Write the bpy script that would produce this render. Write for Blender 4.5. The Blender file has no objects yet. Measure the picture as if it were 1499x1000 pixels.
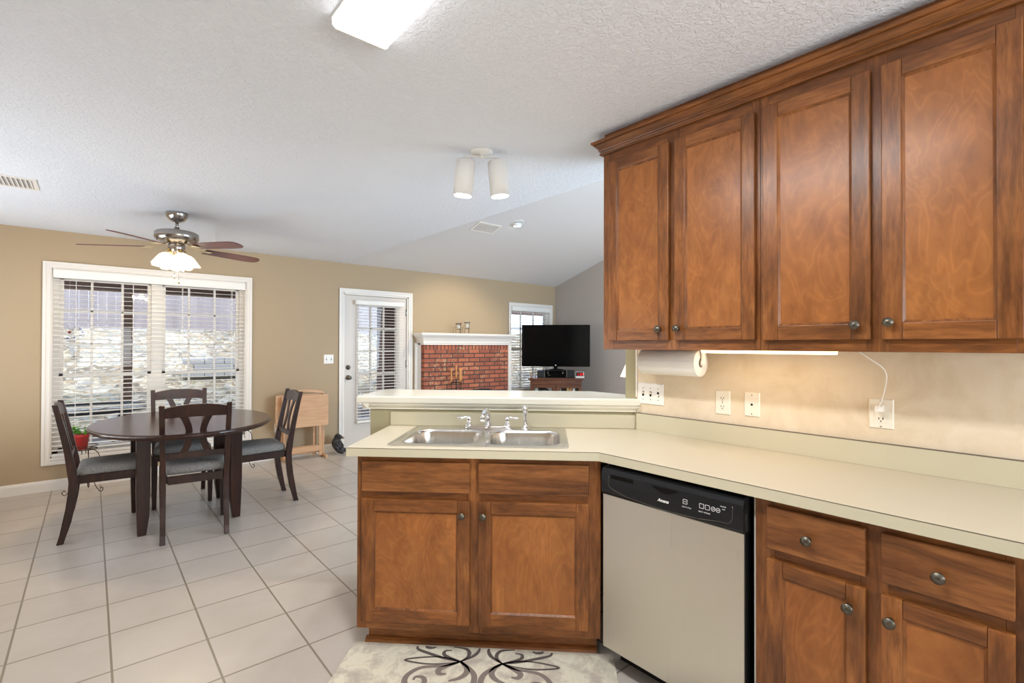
import bpy, bmesh, math, random
from mathutils import Vector, Matrix
from mathutils.geometry import tessellate_polygon
random.seed(7)
C = bpy.context.scene.collection
sc = bpy.context.scene
PI = math.pi
R = math.radians

# ---------------------------------------------------------------- camera, sky, sun, large lights, exposure
cd = bpy.data.cameras.new('camera'); cam = bpy.data.objects.new('camera', cd); C.objects.link(cam)
cd.sensor_width = 36.0; cd.lens = 718.66 / 1499 * 36; cd.clip_start = 0.02; cd.clip_end = 200
_yaw, _pitch, _roll = R(40.596), R(0.444), R(0.1466)
_f = Vector((math.sin(_yaw)*math.cos(_pitch), math.cos(_yaw)*math.cos(_pitch), math.sin(_pitch)))
_r = Vector((math.cos(_yaw), -math.sin(_yaw), 0)); _u = _r.cross(_f)
_r2 = _r*math.cos(_roll) + _u*math.sin(_roll); _u2 = -_r*math.sin(_roll) + _u*math.cos(_roll)
cam.matrix_world = Matrix(((_r2.x, _u2.x, -_f.x, 0), (_r2.y, _u2.y, -_f.y, 0), (_r2.z, _u2.z, -_f.z, 1.37), (0, 0, 0, 1)))
sc.camera = cam
sc.view_settings.view_transform = 'Standard'; sc.view_settings.look = 'None'
sc.view_settings.gamma = 1.0; sc.view_settings.use_curve_mapping = False
sc.view_settings.exposure = 0.43
sc.cycles.use_denoising = True
sc.cycles.max_bounces = 8; sc.cycles.diffuse_bounces = 5; sc.cycles.glossy_bounces = 4
sc.cycles.transparent_max_bounces = 16; sc.cycles.sample_clamp_indirect = 6.0
sc.cycles.caustics_reflective = False; sc.cycles.caustics_refractive = False

world = bpy.data.worlds.new('sky'); sc.world = world; world.use_nodes = True
_bg = world.node_tree.nodes['Background']
_bg.inputs[0].default_value = (0.68, 0.82, 1.0, 1); _bg.inputs[1].default_value = 3.6

def lamp(name, kind, loc, power, color=(1, 1, 1), size=None, rot=None, **kw):
    l = bpy.data.lights.new(name, kind); l.energy = power; l.color = color
    if kind == 'AREA':
        l.shape = 'RECTANGLE'; l.size, l.size_y = size
    elif kind in ('POINT', 'SPOT') and size: l.shadow_soft_size = size
    for k, v in kw.items(): setattr(l, k, v)
    o = bpy.data.objects.new(name, l); C.objects.link(o); o.location = loc
    if rot: o.rotation_euler = rot
    return o
lamp('sun', 'SUN', (6, -4, 12), 2.6, (1, .94, .85), rot=(R(42), 0, R(18)), angle=R(1.5))
# unseen fill lights added behind the camera and in the living room
lamp('kitchen_fill', 'AREA', (1.1, -2.2, 1.45), 80, (.88, .95, 1.0), (2.6, 1.5), (R(128), 0, 0))
lamp('living_fill', 'AREA', (4.5, 0.35, 1.6), 150, (.66, .83, 1.0), (2.8, 1.8), (R(84), 0, 0))
lamp('left_wall_fill', 'AREA', (-1.62, 4.4, 1.1), 50, (.86, .93, 1.0), (2.6, 1.4), (R(132), 0, R(-90)))  # added fill by the left wall, aimed up to lift the ceiling

# ---------------------------------------------------------------- materials
def mat(name, col=(.5, .5, .5), rough=.5, metal=0, spec=.5, **kw):
    m = bpy.data.materials.new(name); m.use_nodes = True
    b = m.node_tree.nodes['Principled BSDF']
    b.inputs['Base Color'].default_value = (*col, 1); b.inputs['Roughness'].default_value = rough
    b.inputs['Metallic'].default_value = metal; b.inputs['Specular IOR Level'].default_value = spec
    for k, v in kw.items(): b.inputs[k.replace('_', ' ')].default_value = v
    return m
class N:
    def __init__(s, m): s.t = m.node_tree; s.b = s.t.nodes['Principled BSDF']
    def new(s, t, **kw):
        n = s.t.nodes.new(t)
        for k, v in kw.items(): setattr(n, k, v)
        return n
    def link(s, a, b): s.t.links.new(a, b)
    def coords(s, scale=(1, 1, 1), kind='Object', rand=False, loc=(0, 0, 0)):
        tc = s.new('ShaderNodeTexCoord'); mp = s.new('ShaderNodeMapping')
        mp.inputs['Scale'].default_value = scale; mp.inputs['Location'].default_value = loc
        if rand:
            oi = s.new('ShaderNodeObjectInfo'); ad = s.new('ShaderNodeVectorMath', operation='MULTIPLY_ADD')
            ad.inputs[1].default_value = (1, 1, 1)
            mu = s.new('ShaderNodeMath', operation='MULTIPLY'); mu.inputs[1].default_value = 37.0
            s.link(oi.outputs['Random'], mu.inputs[0]); s.link(tc.outputs[kind], ad.inputs[0]); s.link(mu.outputs[0], ad.inputs[2])
            s.link(ad.outputs[0], mp.inputs[0])
        else: s.link(tc.outputs[kind], mp.inputs[0])
        return mp.outputs[0]
    def noise(s, co, scale=5, detail=4, rough=.5, dist=0):
        n = s.new('ShaderNodeTexNoise'); n.inputs['Scale'].default_value = scale; n.inputs['Detail'].default_value = detail
        n.inputs['Roughness'].default_value = rough; n.inputs['Distortion'].default_value = dist
        s.link(co, n.inputs['Vector']); return n.outputs['Fac']
    def ramp(s, fac, stops):
        r = s.new('ShaderNodeValToRGB'); e = r.color_ramp.elements
        while len(e) < len(stops): e.new(.5)
        for el, (p, c) in zip(e, stops): el.position = p; el.color = (*c, 1) if len(c) == 3 else c
        s.link(fac, r.inputs[0]); return r.outputs[0]
    def mix(s, a, b, fac, mode='MIX'):
        n = s.new('ShaderNodeMix', data_type='RGBA', blend_type=mode)
        for v, i in ((fac, 0), (a, 6), (b, 7)):
            if isinstance(v, (int, float)): n.inputs[i].default_value = v
            elif isinstance(v, tuple): n.inputs[i].default_value = (*v, 1)
            else: s.link(v, n.inputs[i])
        return n.outputs[2]
    def bump(s, h, strength=.2, dist=.01):
        b = s.new('ShaderNodeBump'); b.inputs['Strength'].default_value = strength; b.inputs['Distance'].default_value = dist
        s.link(h, b.inputs['Height']); s.link(b.outputs[0], s.b.inputs['Normal'])
    def base(s, c): s.link(c, s.b.inputs['Base Color'])

def wood(name, cols, scale, rough=.32, blotch=.35, darkc=(.10, .034, .010), streak=1.0, grain=.8, figure=0):
    m = mat(name, cols[1], rough, 0, .38); n = N(m)
    co = n.coords(scale, rand=True)
    g = n.noise(co, 1.0, 6, .6, .6)
    c = n.ramp(g, [(.28, cols[0]), (.5, cols[1]), (.74, cols[2])])
    co2 = n.coords(tuple(v*.35 for v in scale), rand=True, loc=(3, 5, 9))
    d = n.noise(co2, 1.2, 5, .62, 1.2)
    dk = n.ramp(d, [(.5, (0, 0, 0)), (.68, (streak, streak, streak))])
    c = n.mix(c, darkc, dk)
    co3 = n.coords((3, 3, 3), rand=True, loc=(1, 2, 3))
    bl = n.ramp(n.noise(co3, 1.3, 3, .5), [(.35, (1-blotch,)*3), (.65, (1, 1, 1))])
    c = n.mix(c, bl, 1.0, 'MULTIPLY')
    fg = n.ramp(n.noise(n.coords(tuple(v*4.5 for v in scale), rand=True), 1.0, 3, .6), [(.33, (.70, .66, .6)), (.5, (1, 1, 1)), (.68, (1.18, 1.18, 1.15))])
    c = n.mix(c, fg, grain, 'MULTIPLY')
    if figure:
        fco = n.coords((5.5, 5.5, 2.6), rand=True, loc=(7, 1, 4)); fn_ = n.noise(fco, 1.0, 2.5, .5, 1.6)
        sn = n.new('ShaderNodeMath', operation='MULTIPLY'); sn.inputs[1].default_value = 55.0; n.link(fn_, sn.inputs[0])
        sw = n.new('ShaderNodeMath', operation='SINE'); n.link(sn.outputs[0], sw.inputs[0])
        ln = n.ramp(sw.outputs[0], [(.0, (.90, .89, .86)), (.55, (1, 1, 1)), (.93, (1.02, 1.02, 1.02)), (1, (1.14, 1.15, 1.12))])
        c = n.mix(c, ln, figure, 'MULTIPLY')
    n.base(c); n.bump(g, .06, .004)
    m.node_tree.nodes['Principled BSDF'].inputs['Coat Weight'].default_value = .12
    m.node_tree.nodes['Principled BSDF'].inputs['Coat Roughness'].default_value = .22
    return m
K = 1
cab_cols = [(.14, .047, .013), (.27, .094, .025), (.39, .153, .043)]
M = {}
M['cab_v'] = wood('stained_wood_upright_grain', cab_cols, (26, 26, 3.6), streak=.7)
M['cab_h'] = wood('stained_wood_level_grain', cab_cols, (3.6, 26, 26), streak=.7)
M['cab_crown'] = wood('stained_wood_crown_grain', cab_cols, (28, 3.0, 28), streak=.6)
M['cab_panel'] = wood('stained_ply_panel', [(.28, .093, .023), (.355, .125, .031), (.405, .155, .042)], (5, 5, 2.4), .34, .14, (.22, .08, .024), .3, .5, .8)
M['cab_drawer'] = wood('stained_drawer_wood', [(.18, .06, .018), (.29, .108, .032), (.36, .145, .046)], (3.0, 22, 22), .34, .35, (.09, .03, .010), .75)
M['dark_v'] = wood('espresso_wood_upright', [(.016, .004, .002), (.034, .010, .005), (.062, .018, .008)], (30, 30, 3), .36, .2, (.012, .005, .004), .5)
M['dark_top'] = wood('espresso_table_top', [(.03, .011, .007), (.042, .016, .010), (.055, .022, .014)], (3, 22, 22), .22, .15, (.035, .015, .01), .4)
M['cherry'] = wood('cherry_wood', [(.09, .03, .015), (.14, .05, .024), (.18, .068, .033)], (3, 24, 24), .35, .2, (.06, .02, .012), .5)
M['pine'] = wood('pale_pine', [(.60, .33, .17), (.66, .39, .21), (.71, .44, .25)], (2, 9, 14), .45, .06, (.55, .28, .13), .2, .15)
M['handle_wood'] = mat('turned_handle_wood', (.62, .28, .09), .35)

def wallmat(name, col, sc_=60, st=.08):
    m = mat(name, col, .62, 0, .25); n = N(m); co = n.coords((1, 1, 1)); n.bump(n.noise(co, sc_, 3, .6), st, .004)
    return m
M['wall'] = wallmat('taupe_wall_paint', (.45, .342, .22))
M['wall_daylit'] = wallmat('taupe_wall_daylight_grey', (.46, .41, .37))  # taupe wall greyed, cool window daylight put into the colour
M['olive'] = wallmat('olive_wall_paint', (.37, .33, .20))
M['ext'] = mat('outer_sheathing', (.5, .48, .45), .8)
def wp():
    m = mat('mottled_cream_wallpaper', (.8, .7, .55), .6, 0, .3); n = N(m); co = n.coords((1, 1, 1))
    f = n.noise(co, 6, 6, .65, .8); n.base(n.ramp(f, [(.3, (.68, .55, .385)), (.52, (.76, .635, .47)), (.75, (.81, .70, .55))]))
    return m
M['wallpaper'] = wp()
def ceilm(name, col, strength):
    m = mat(name, col, .7, 0, .25); n = N(m); co = n.coords((1, 1, 1))
    f = n.noise(co, 50, 4, .55, .9); h = n.ramp(f, [(.44, (0, 0, 0)), (.58, (1, 1, 1))]); n.bump(h, strength, .012)
    return m
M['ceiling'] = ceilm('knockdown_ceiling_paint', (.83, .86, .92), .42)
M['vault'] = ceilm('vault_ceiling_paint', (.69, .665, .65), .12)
def tilem():
    m = mat('beige_floor_tile', (.7, .6, .5), .3, 0, .5); n = N(m)
    co = n.coords((1, 1, 1), loc=(-.075, -.244, 0))
    b = n.new('ShaderNodeTexBrick', offset=0.0, squash=1.0)
    b.inputs['Scale'].default_value = 1; b.inputs['Mortar Size'].default_value = .0050; b.inputs['Mortar Smooth'].default_value = .3
    b.inputs['Brick Width'].default_value = .345; b.inputs['Row Height'].default_value = .345; b.inputs['Bias'].default_value = 0
    b.inputs['Color1'].default_value = (1, 1, 1, 1); b.inputs['Color2'].default_value = (.9, .9, .9, 1); b.inputs['Mortar'].default_value = (0, 0, 0, 1)
    n.link(co, b.inputs['Vector'])
    f = n.noise(co, 3.2, 5, .55, .6)
    c = n.ramp(f, [(.25, (.515, .455, .40)), (.5, (.545, .485, .43)), (.75, (.575, .52, .465))])
    c = n.mix(c, b.outputs['Color'], .5, 'MULTIPLY')
    c = n.mix(c, (.25, .215, .16), b.outputs['Fac'])
    n.base(c)
    f2 = n.noise(n.coords((1, 1, 1)), 9, 5, .5, 1.2)
    mu = n.new('ShaderNodeMath', operation='MULTIPLY'); mu.inputs[1].default_value = -1.4; n.link(b.outputs['Fac'], mu.inputs[0])
    ad = n.new('ShaderNodeMath', operation='ADD'); n.link(f2, ad.inputs[0]); n.link(mu.outputs[0], ad.inputs[1])
    n.bump(ad.outputs[0], .12, .006)
    rr = n.ramp(f, [(.3, (.29,)*3), (.7, (.34,)*3)]); n.link(rr, n.b.inputs['Roughness'])
    return m
M['tile'] = tilem()
M['white'] = mat('white_trim_paint', (.82, .77, .71), .38)
M['door_paint'] = mat('door_paint', (.66, .60, .54), .4)
M['blind'] = mat('blind_vinyl', (.90, .87, .82), .45)
M['cord_white'] = mat('blind_cord', (.8, .77, .72), .7)
M['lam_top'] = mat('laminate_top', (.57, .51, .39), .32, 0, .5)
M['lam_edge'] = mat('laminate_edge', (.57, .52, .375), .35)
M['lam_dark'] = mat('laminate_seam', (.10, .08, .06), .5)
M['bar_paint'] = mat('cream_bar_gloss', (.80, .77, .66), .16, 0, .5)
def steel(name, col, rough, axis):
    m = mat(name, col, rough, 1.0); n = N(m); f = n.noise(n.coords(axis), 1, 3, .6)
    rr = n.ramp(f, [(.3, (rough*.8,)*3), (.7, (rough*1.25,)*3)]); n.link(rr, n.b.inputs['Roughness'])
    return m
M['steel'] = steel('brushed_sink_steel', (.70, .69, .67), .22, (90, 4, 4))
M['steel_dw'] = steel('brushed_door_steel', (.66, .63, .57), .34, (300, 300, 2))
M['chrome'] = mat('chrome', (.85, .85, .87), .07, 1)
M['nickel'] = mat('brushed_nickel', (.42, .39, .36), .24, 1)
M['bronze'] = mat('antique_bronze', (.13, .115, .09), .35, .9)
M['brass'] = mat('aged_brass', (.62, .47, .24), .25, 1)
M['blk'] = mat('black_plastic', (.010, .0105, .012), .28, 0, .28)
M['blk_gloss'] = mat('black_gloss', (.002, .002, .0025), .12, 0, .12)
M['blk_iron'] = mat('black_iron', (.03, .03, .032), .5, .6)
M['wire'] = mat('brown_wire', (.09, .05, .03), .45, .7)
M['cloth_black'] = mat('speaker_cloth', (.015, .015, .016), .85)
M['plate'] = mat('switch_plate_plastic', (.86, .82, .76), .35)
M['plate_cream'] = mat('outlet_plastic_cream', (.86, .80, .68), .35)
M['hole'] = mat('slot_dark', (.006, .005, .004), .7, 0, .1)
M['legend'] = mat('grey_legend_print', (.72, .72, .72), .5)
M['paper'] = mat('paper_towel', (.86, .84, .80), .85, 0, .1)
M['bulb_white'] = mat('lamp_white_enamel', (.80, .79, .76), .4)
M['red_pot'] = mat('red_plastic_pot', (.52, .035, .035), .3)
M['leaf'] = mat('green_leaf', (.10, .36, .02), .6, 0, .2)
M['petal'] = mat('white_petal', (.85, .85, .8), .6)
M['soil'] = mat('soil', (.05, .03, .02), .9)
M['bear'] = mat('black_resin', (.014, .014, .015), .38)
M['bear_nose'] = mat('tan_muzzle', (.30, .20, .14), .5)
M['post'] = mat('brown_post_paint', (.16, .085, .06), .6)
M['concrete'] = mat('patio_concrete', (.26, .26, .265), .85)
M['sunred'] = mat('red_bead', (.35, .02, .02), .3)
M['sunblue'] = mat('blue_bead', (.06, .12, .5), .3)
def fabric():
    m = mat('grey_seat_fabric', (.14, .14, .14), .9, 0, .1); n = N(m)
    f = n.noise(n.coords((1, 1, 1)), 240, 2, .7); n.base(n.ramp(f, [(.35, (.13, .125, .12)), (.65, (.36, .34, .32))])); n.bump(f, .3, .002)
    return m
M['fabric'] = fabric()
def blade():
    m = mat('mahogany_fan_blade', (.16, .05, .045), .3); n = N(m); f = n.noise(n.coords((3, 40, 40)), 1, 3); n.base(n.ramp(f, [(.3, (.09, .028, .026)), (.7, (.18, .06, .055))])); return m
M['blade'] = blade()
def emis(name, col, strength, base=None):
    m = mat(name, base or col, .5); b = m.node_tree.nodes['Principled BSDF']
    b.inputs['Emission Color'].default_value = (*col, 1); b.inputs['Emission Strength'].default_value = strength
    return m
M['e_fluor'] = emis('fluorescent_lens', (1, .99, .97), 3.2, (.9, .9, .9))
M['e_spot'] = emis('spot_lamp_face', (1, .98, .95), 14)
M['e_fan'] = emis('frosted_lit_glass', (1, .84, .60), .85, (.9, .85, .75))
M['e_under'] = emis('warm_tube', (1, .72, .42), 3.2)
M['e_shade'] = emis('lit_lamp_shade', (1, .72, .50), 2.0, (.9, .8, .7))
M['e_red'] = emis('red_led', (1, .03, .02), .9, (.3, .0, .0))
def glass():
    m = bpy.data.materials.new('window_glass'); m.use_nodes = True; t = m.node_tree; t.nodes.clear()
    o = t.nodes.new('ShaderNodeOutputMaterial'); mx = t.nodes.new('ShaderNodeMixShader'); tr = t.nodes.new('ShaderNodeBsdfTransparent')
    gl = t.nodes.new('ShaderNodeBsdfGlossy'); gl.inputs['Roughness'].default_value = .01; fr = t.nodes.new('ShaderNodeFresnel'); ge = t.nodes.new('ShaderNodeNewGeometry'); mr = t.nodes.new('ShaderNodeMapRange'); mr.inputs['To Min'].default_value = 1.5; mr.inputs['To Max'].default_value = 1/1.5; t.links.new(ge.outputs['Backfacing'], mr.inputs['Value']); t.links.new(mr.outputs['Result'], fr.inputs[0])
    tr.inputs[0].default_value = (.96, .97, .98, 1)
    t.links.new(fr.outputs[0], mx.inputs[0]); t.links.new(tr.outputs[0], mx.inputs[1]); t.links.new(gl.outputs[0], mx.inputs[2]); t.links.new(mx.outputs[0], o.inputs[0])
    return m
M['glass'] = glass()
def brickm(name, axes='xz'):
    m = mat(name, (.4, .12, .08), .75, 0, .2); n = N(m)
    tc = n.new('ShaderNodeTexCoord'); sp = n.new('ShaderNodeSeparateXYZ'); cb = n.new('ShaderNodeCombineXYZ')
    n.link(tc.outputs['Object'], sp.inputs[0])
    n.link(sp.outputs[0 if axes == 'xz' else 1], cb.inputs[0]); n.link(sp.outputs[2], cb.inputs[1])
    b = n.new('ShaderNodeTexBrick', offset=.5); b.inputs['Scale'].default_value = 1
    b.inputs['Mortar Size'].default_value = .0075; b.inputs['Mortar Smooth'].default_value = .1
    b.inputs['Brick Width'].default_value = .2; b.inputs['Row Height'].default_value = .0655
    b.inputs['Color1'].default_value = (.50, .155, .085, 1); b.inputs['Color2'].default_value = (.27, .085, .055, 1); b.inputs['Mortar'].default_value = (.07, .055, .05, 1)
    n.link(cb.outputs[0], b.inputs['Vector'])
    f = n.noise(tc.outputs['Object'], 22, 5, .65, .8)
    pale = n.ramp(f, [(.5, (0, 0, 0)), (.64, (.8, .8, .8))])
    big = n.ramp(n.noise(tc.outputs['Object'], 3.5, 2), [(.45, (.1,)*3), (.6, (1,)*3)])
    pf = n.mix((0, 0, 0), pale, big); c = n.mix(b.outputs['Color'], (.62, .42, .25), pf)
    c = n.mix(c, (.07, .055, .05), b.outputs['Fac']); n.base(c)
    inv = n.new('ShaderNodeMath', operation='MULTIPLY_ADD'); inv.inputs[1].default_value = -1; n.link(b.outputs['Fac'], inv.inputs[0]); n.link(f, inv.inputs[2])
    n.bump(inv.outputs[0], .5, .01); return m
M['brick_dark'] = mat('dark_porch_brick', (.11, .055, .045), .8)
M['brick'] = brickm('red_clay_brick'); M['brick_side'] = brickm('red_clay_brick_side', 'yz')
def hillm():
    m = mat('leaf_litter_slope', (.5, .45, .35), .9, 0, .1); n = N(m); co = n.coords((1, 1.0, 1))
    v = n.new('ShaderNodeTexVoronoi', feature='F1'); v.inputs['Scale'].default_value = 7; v.inputs['Randomness'].default_value = 1
    wv = n.new('ShaderNodeVectorMath', operation='ADD'); nz = n.new('ShaderNodeTexNoise'); nz.inputs['Scale'].default_value = 3; n.link(co, nz.inputs['Vector'])
    n.link(co, wv.inputs[0]); n.link(nz.outputs['Color'], wv.inputs[1]); n.link(wv.outputs[0], v.inputs['Vector'])
    sp = n.new('ShaderNodeSeparateColor'); n.link(v.outputs['Color'], sp.inputs[0])
    c = n.ramp(sp.outputs[0], [(.0, (.10, .085, .075)), (.25, (.26, .20, .13)), (.5, (.17, .165, .155)), (.75, (.38, .34, .28)), (1, (.28, .23, .15))])
    g = n.ramp(n.noise(co, 1.1, 4), [(.55, (0, 0, 0)), (.7, (.3, .3, .3))]); c = n.mix(c, (.15, .17, .11), g)
    n.base(c); n.bump(v.outputs['Distance'], .7, .08); return m
M['hill'] = hillm()
def fencem():
    m = mat('weathered_fence_boards', (.35, .3, .3), .85, 0, .1); n = N(m); f = n.noise(n.coords((7.2, 1, .4)), 1, 2)
    n.base(n.ramp(f, [(.3, (.185, .16, .165)), (.7, (.235, .205, .205))])); return m
M['fence'] = fencem()
def rugm():
    m = mat('cream_rug_ground', (.7, .65, .52), .75, 0, .15); n = N(m); co = n.coords((1, 1, 1))
    f = n.noise(co, 9, 8, .7, .5); n.base(n.ramp(f, [(.36, (.48, .42, .36)), (.47, (.60, .55, .45)), (.56, (.74, .70, .56)), (.75, (.60, .545, .45))]))
    n.bump(n.noise(co, 400, 2), .3, .002); return m
M['rug'] = rugm(); M['rug_dark'] = mat('rug_scroll_yarn', (.12, .10, .09), .85, 0, .1)
M['rug_mid'] = mat('rug_scroll_pale_yarn', (.24, .20, .175), .85, 0, .1)

# ---------------------------------------------------------------- mesh helpers
class MB:
    """collects shapes and links them as one mesh object"""
    def __init__(s): s.b = bmesh.new(); s.k = 0; s.smooth = False
    def _fin(s, faces):
        for f in faces: f.material_index = s.k; f.smooth = s.smooth
    def box(s, x0, x1, y0, y1, z0, z1):
        v = [s.b.verts.new((x, y, z)) for x in (x0, x1) for y in (y0, y1) for z in (z0, z1)]
        fs = [s.b.faces.new([v[i] for i in q]) for q in ((0, 1, 3, 2), (4, 6, 7, 5), (0, 4, 5, 1), (2, 3, 7, 6), (0, 2, 6, 4), (1, 5, 7, 3))]
        s._fin(fs); return v
    def hexa(s, b4, t4):
        v = [s.b.verts.new(p) for p in b4] + [s.b.verts.new(p) for p in t4]
        fs = [s.b.faces.new([v[i] for i in q]) for q in ((3, 2, 1, 0), (4, 5, 6, 7), (0, 1, 5, 4), (1, 2, 6, 5), (2, 3, 7, 6), (3, 0, 4, 7))]
        s._fin(fs)
    def quad(s, *p): s._fin([s.b.faces.new([s.b.verts.new(q) for q in p])])
    def prism(s, pts, z0, z1, axis='z', holes=()):
        """2-D outline (with holes) extruded; axis z: pts=(x,y); y: pts=(x,z); x: pts=(y,z)"""
        def P(p, t): return {'z': (p[0], p[1], t), 'y': (p[0], t, p[1]), 'x': (t, p[0], p[1])}[axis]
        loops = [list(pts)] + [list(h) for h in holes]
        tri = tessellate_polygon([[Vector((p[0], p[1], 0)) for p in l] for l in loops])
        flat = [p for l in loops for p in l]
        lo = [s.b.verts.new(P(p, z0)) for p in flat]; hi = [s.b.verts.new(P(p, z1)) for p in flat]
        fs = []
        for t in tri:
            for vs in ([lo[i] for i in t][::-1], [hi[i] for i in t]):
                try: fs.append(s.b.faces.new(vs))
                except ValueError: pass
        k = 0
        for l in loops:
            n = len(l)
            for i in range(n):
                a, b = k+i, k+(i+1) % n
                fs.append(s.b.faces.new((lo[a], lo[b], hi[b], hi[a])))
            k += n
        s._fin(fs); return fs
    def lathe(s, prof, c=(0, 0, 0), seg=24, M4=None):
        """prof = [(r,z)...] spun round z at c"""
        rings = []
        for r, z in prof:
            if r < 1e-6: rings.append([s.b.verts.new((0, 0, z))])
            else: rings.append([s.b.verts.new((r*math.cos(2*PI*i/seg), r*math.sin(2*PI*i/seg), z)) for i in range(seg)])
        fs = []
        for a, b in zip(rings, rings[1:]):
            for i in range(seg):
                j = (i+1) % seg
                q = [a[i % len(a)], a[j % len(a)], b[j % len(b)], b[i % len(b)]]
                u = []
                for w in q:
                    if w not in u: u.append(w)
                if len(u) > 2: fs.append(s.b.faces.new(u))
        vs = [w for r_ in rings for w in r_]
        T = Matrix.Translation(Vector(c)) @ (M4 or Matrix.Identity(4))
        for w in vs: w.co = T @ w.co
        for f in fs: f.material_index = s.k; f.smooth = True
        return vs
    def cyl(s, p0, p1, r0, r1=None, seg=16, cap=True):
        r1 = r0 if r1 is None else r1
        d = Vector(p1) - Vector(p0); Q = d.to_track_quat('Z', 'Y').to_matrix().to_4x4(); L = d.length
        prof = [(r0, 0), (r1, L)]
        if cap: prof = [(0, 0)] + prof + [(0, L)]
        s.lathe(prof, p0, seg, Q)
    def tube(s, pts, r, seg=8, closed=False):
        pts = [Vector(p) for p in pts]; n = len(pts); rings = []; up = Vector((0, 0, 1)); prev = None
        for i, p in enumerate(pts):
            if closed: t = pts[(i+1) % n] - pts[i-1]
            else: t = pts[min(i+1, n-1)] - pts[max(i-1, 0)]
            t.normalize()
            if prev is None:
                a = t.cross(up)
                if a.length < 1e-3: a = t.cross(Vector((1, 0, 0)))
            else: a = prev - t*prev.dot(t)
            a.normalize(); prev = a; b = t.cross(a)
            rr = r[i] if isinstance(r, (list, tuple)) else r
            rings.append([s.b.verts.new(p + (a*math.cos(2*PI*k/seg) + b*math.sin(2*PI*k/seg))*rr) for k in range(seg)])
        fs = []
        rng = range(n) if closed else range(n-1)
        for i in rng:
            A, B = rings[i], rings[(i+1) % n]
            for k in range(seg): fs.append(s.b.faces.new((A[k], A[(k+1) % seg], B[(k+1) % seg], B[k])))
        if not closed: fs += [s.b.faces.new(rings[0][::-1]), s.b.faces.new(rings[-1])]
        for f in fs: f.material_index = s.k; f.smooth = True
    def sweep(s, secs):
        """loft through a list of closed sections (equal point counts), capped"""
        rs = [[s.b.verts.new(p) for p in q] for q in secs]; n = len(rs[0]); fs = []
        for A, B in zip(rs, rs[1:]):
            for k in range(n): fs.append(s.b.faces.new((A[k], A[(k+1) % n], B[(k+1) % n], B[k])))
        fs += [s.b.faces.new(rs[0][::-1]), s.b.faces.new(rs[-1])]
        s._fin(fs)
    def ball(s, c, r, sx=1, sy=1, sz=1, seg=16, rot=None):
        prof = [(r*math.sin(PI*i/10), -r*math.cos(PI*i/10)) for i in range(11)]; prof[0] = (0, -r); prof[-1] = (0, r)
        T = (rot or Matrix.Identity(4)) @ Matrix.Diagonal((sx, sy, sz, 1)); s.lathe(prof, c, seg, T)

def arcpts(cx, cy, r, a0, a1, n=6): return [(cx+r*math.cos(R(a0+(a1-a0)*i/n)), cy+r*math.sin(R(a0+(a1-a0)*i/n))) for i in range(n+1)]
def rrect(x0, x1, y0, y1, r, n=6):
    return arcpts(x1-r, y1-r, r, 0, 90, n) + arcpts(x0+r, y1-r, r, 90, 180, n) + arcpts(x0+r, y0+r, r, 180, 270, n) + arcpts(x1-r, y0+r, r, 270, 360, n)

def obj(name, mb, mats, parent=None, bevel=0, seg=2, subsurf=0, loc=None, rz=0):
    me = bpy.data.meshes.new(name); bmesh.ops.recalc_face_normals(mb.b, faces=mb.b.faces); mb.b.to_mesh(me); mb.b.free()
    for m in (mats if isinstance(mats, (list, tuple)) else [mats]): me.materials.append(M[m] if isinstance(m, str) else m)
    o = bpy.data.objects.new(name, me); C.objects.link(o)
    if parent: o.parent = parent
    if loc: o.location = loc
    if rz: o.rotation_euler.z = rz
    if bevel:
        b = o.modifiers.new('edge', 'BEVEL'); b.width = bevel; b.segments = seg; b.limit_method = 'ANGLE'; b.angle_limit = R(40)
    if subsurf:
        b = o.modifiers.new('soft', 'SUBSURF'); b.levels = b.render_levels = subsurf
    return o
def tag(o, label, cat, group=None):
    o['label'] = label; o['category'] = cat
    if group: o['group'] = group
    return o
def thing(name, label, cat, loc=(0, 0, 0), rz=0, group=None):
    o = bpy.data.objects.new(name, None); C.objects.link(o); o.empty_display_size = .1
    o.location = loc; o.rotation_euler = (0, 0, rz); return tag(o, label, cat, group)
def struct(name, mb, mats, **kw):
    o = obj(name, mb, mats, **kw); o['kind'] = 'structure'; return o
def kids(o): return [c for c in bpy.data.objects if c.parent == o]
def copy_tree(o, parent=None):
    c = o.copy(); C.objects.link(c); c.parent = parent
    for ch in kids(o): copy_tree(ch, c)
    return c
def text_part(name, s, size, matn, parent, M4, shear=0, ext=.0004, bold=0):
    cu = bpy.data.curves.new(name, 'FONT'); cu.body = s; cu.size = size; cu.shear = shear; cu.extrude = ext; cu.offset = bold; cu.align_x = 'LEFT'
    tmp = bpy.data.objects.new(name, cu); C.objects.link(tmp)
    dg = bpy.context.evaluated_depsgraph_get(); me = bpy.data.meshes.new_from_object(tmp.evaluated_get(dg))
    bpy.data.objects.remove(tmp); me.materials.clear(); me.materials.append(M[matn])
    o = bpy.data.objects.new(name, me); C.objects.link(o); o.parent = parent; o.matrix_local = M4; return o

def smooth_path(pts, n=6):
    P_ = [Vector(p) for p in pts]; out = []
    for i in range(len(P_)-1):
        p0, p1, p2, p3 = P_[max(i-1, 0)], P_[i], P_[i+1], P_[min(i+2, len(P_)-1)]
        for k in range(n):
            u = k/n; out.append(.5*((2*p1)+(p2-p0)*u+(2*p0-5*p1+4*p2-p3)*u*u+(3*p1-p0-3*p2+p3)*u**3))
    return out+[P_[-1]]
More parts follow.
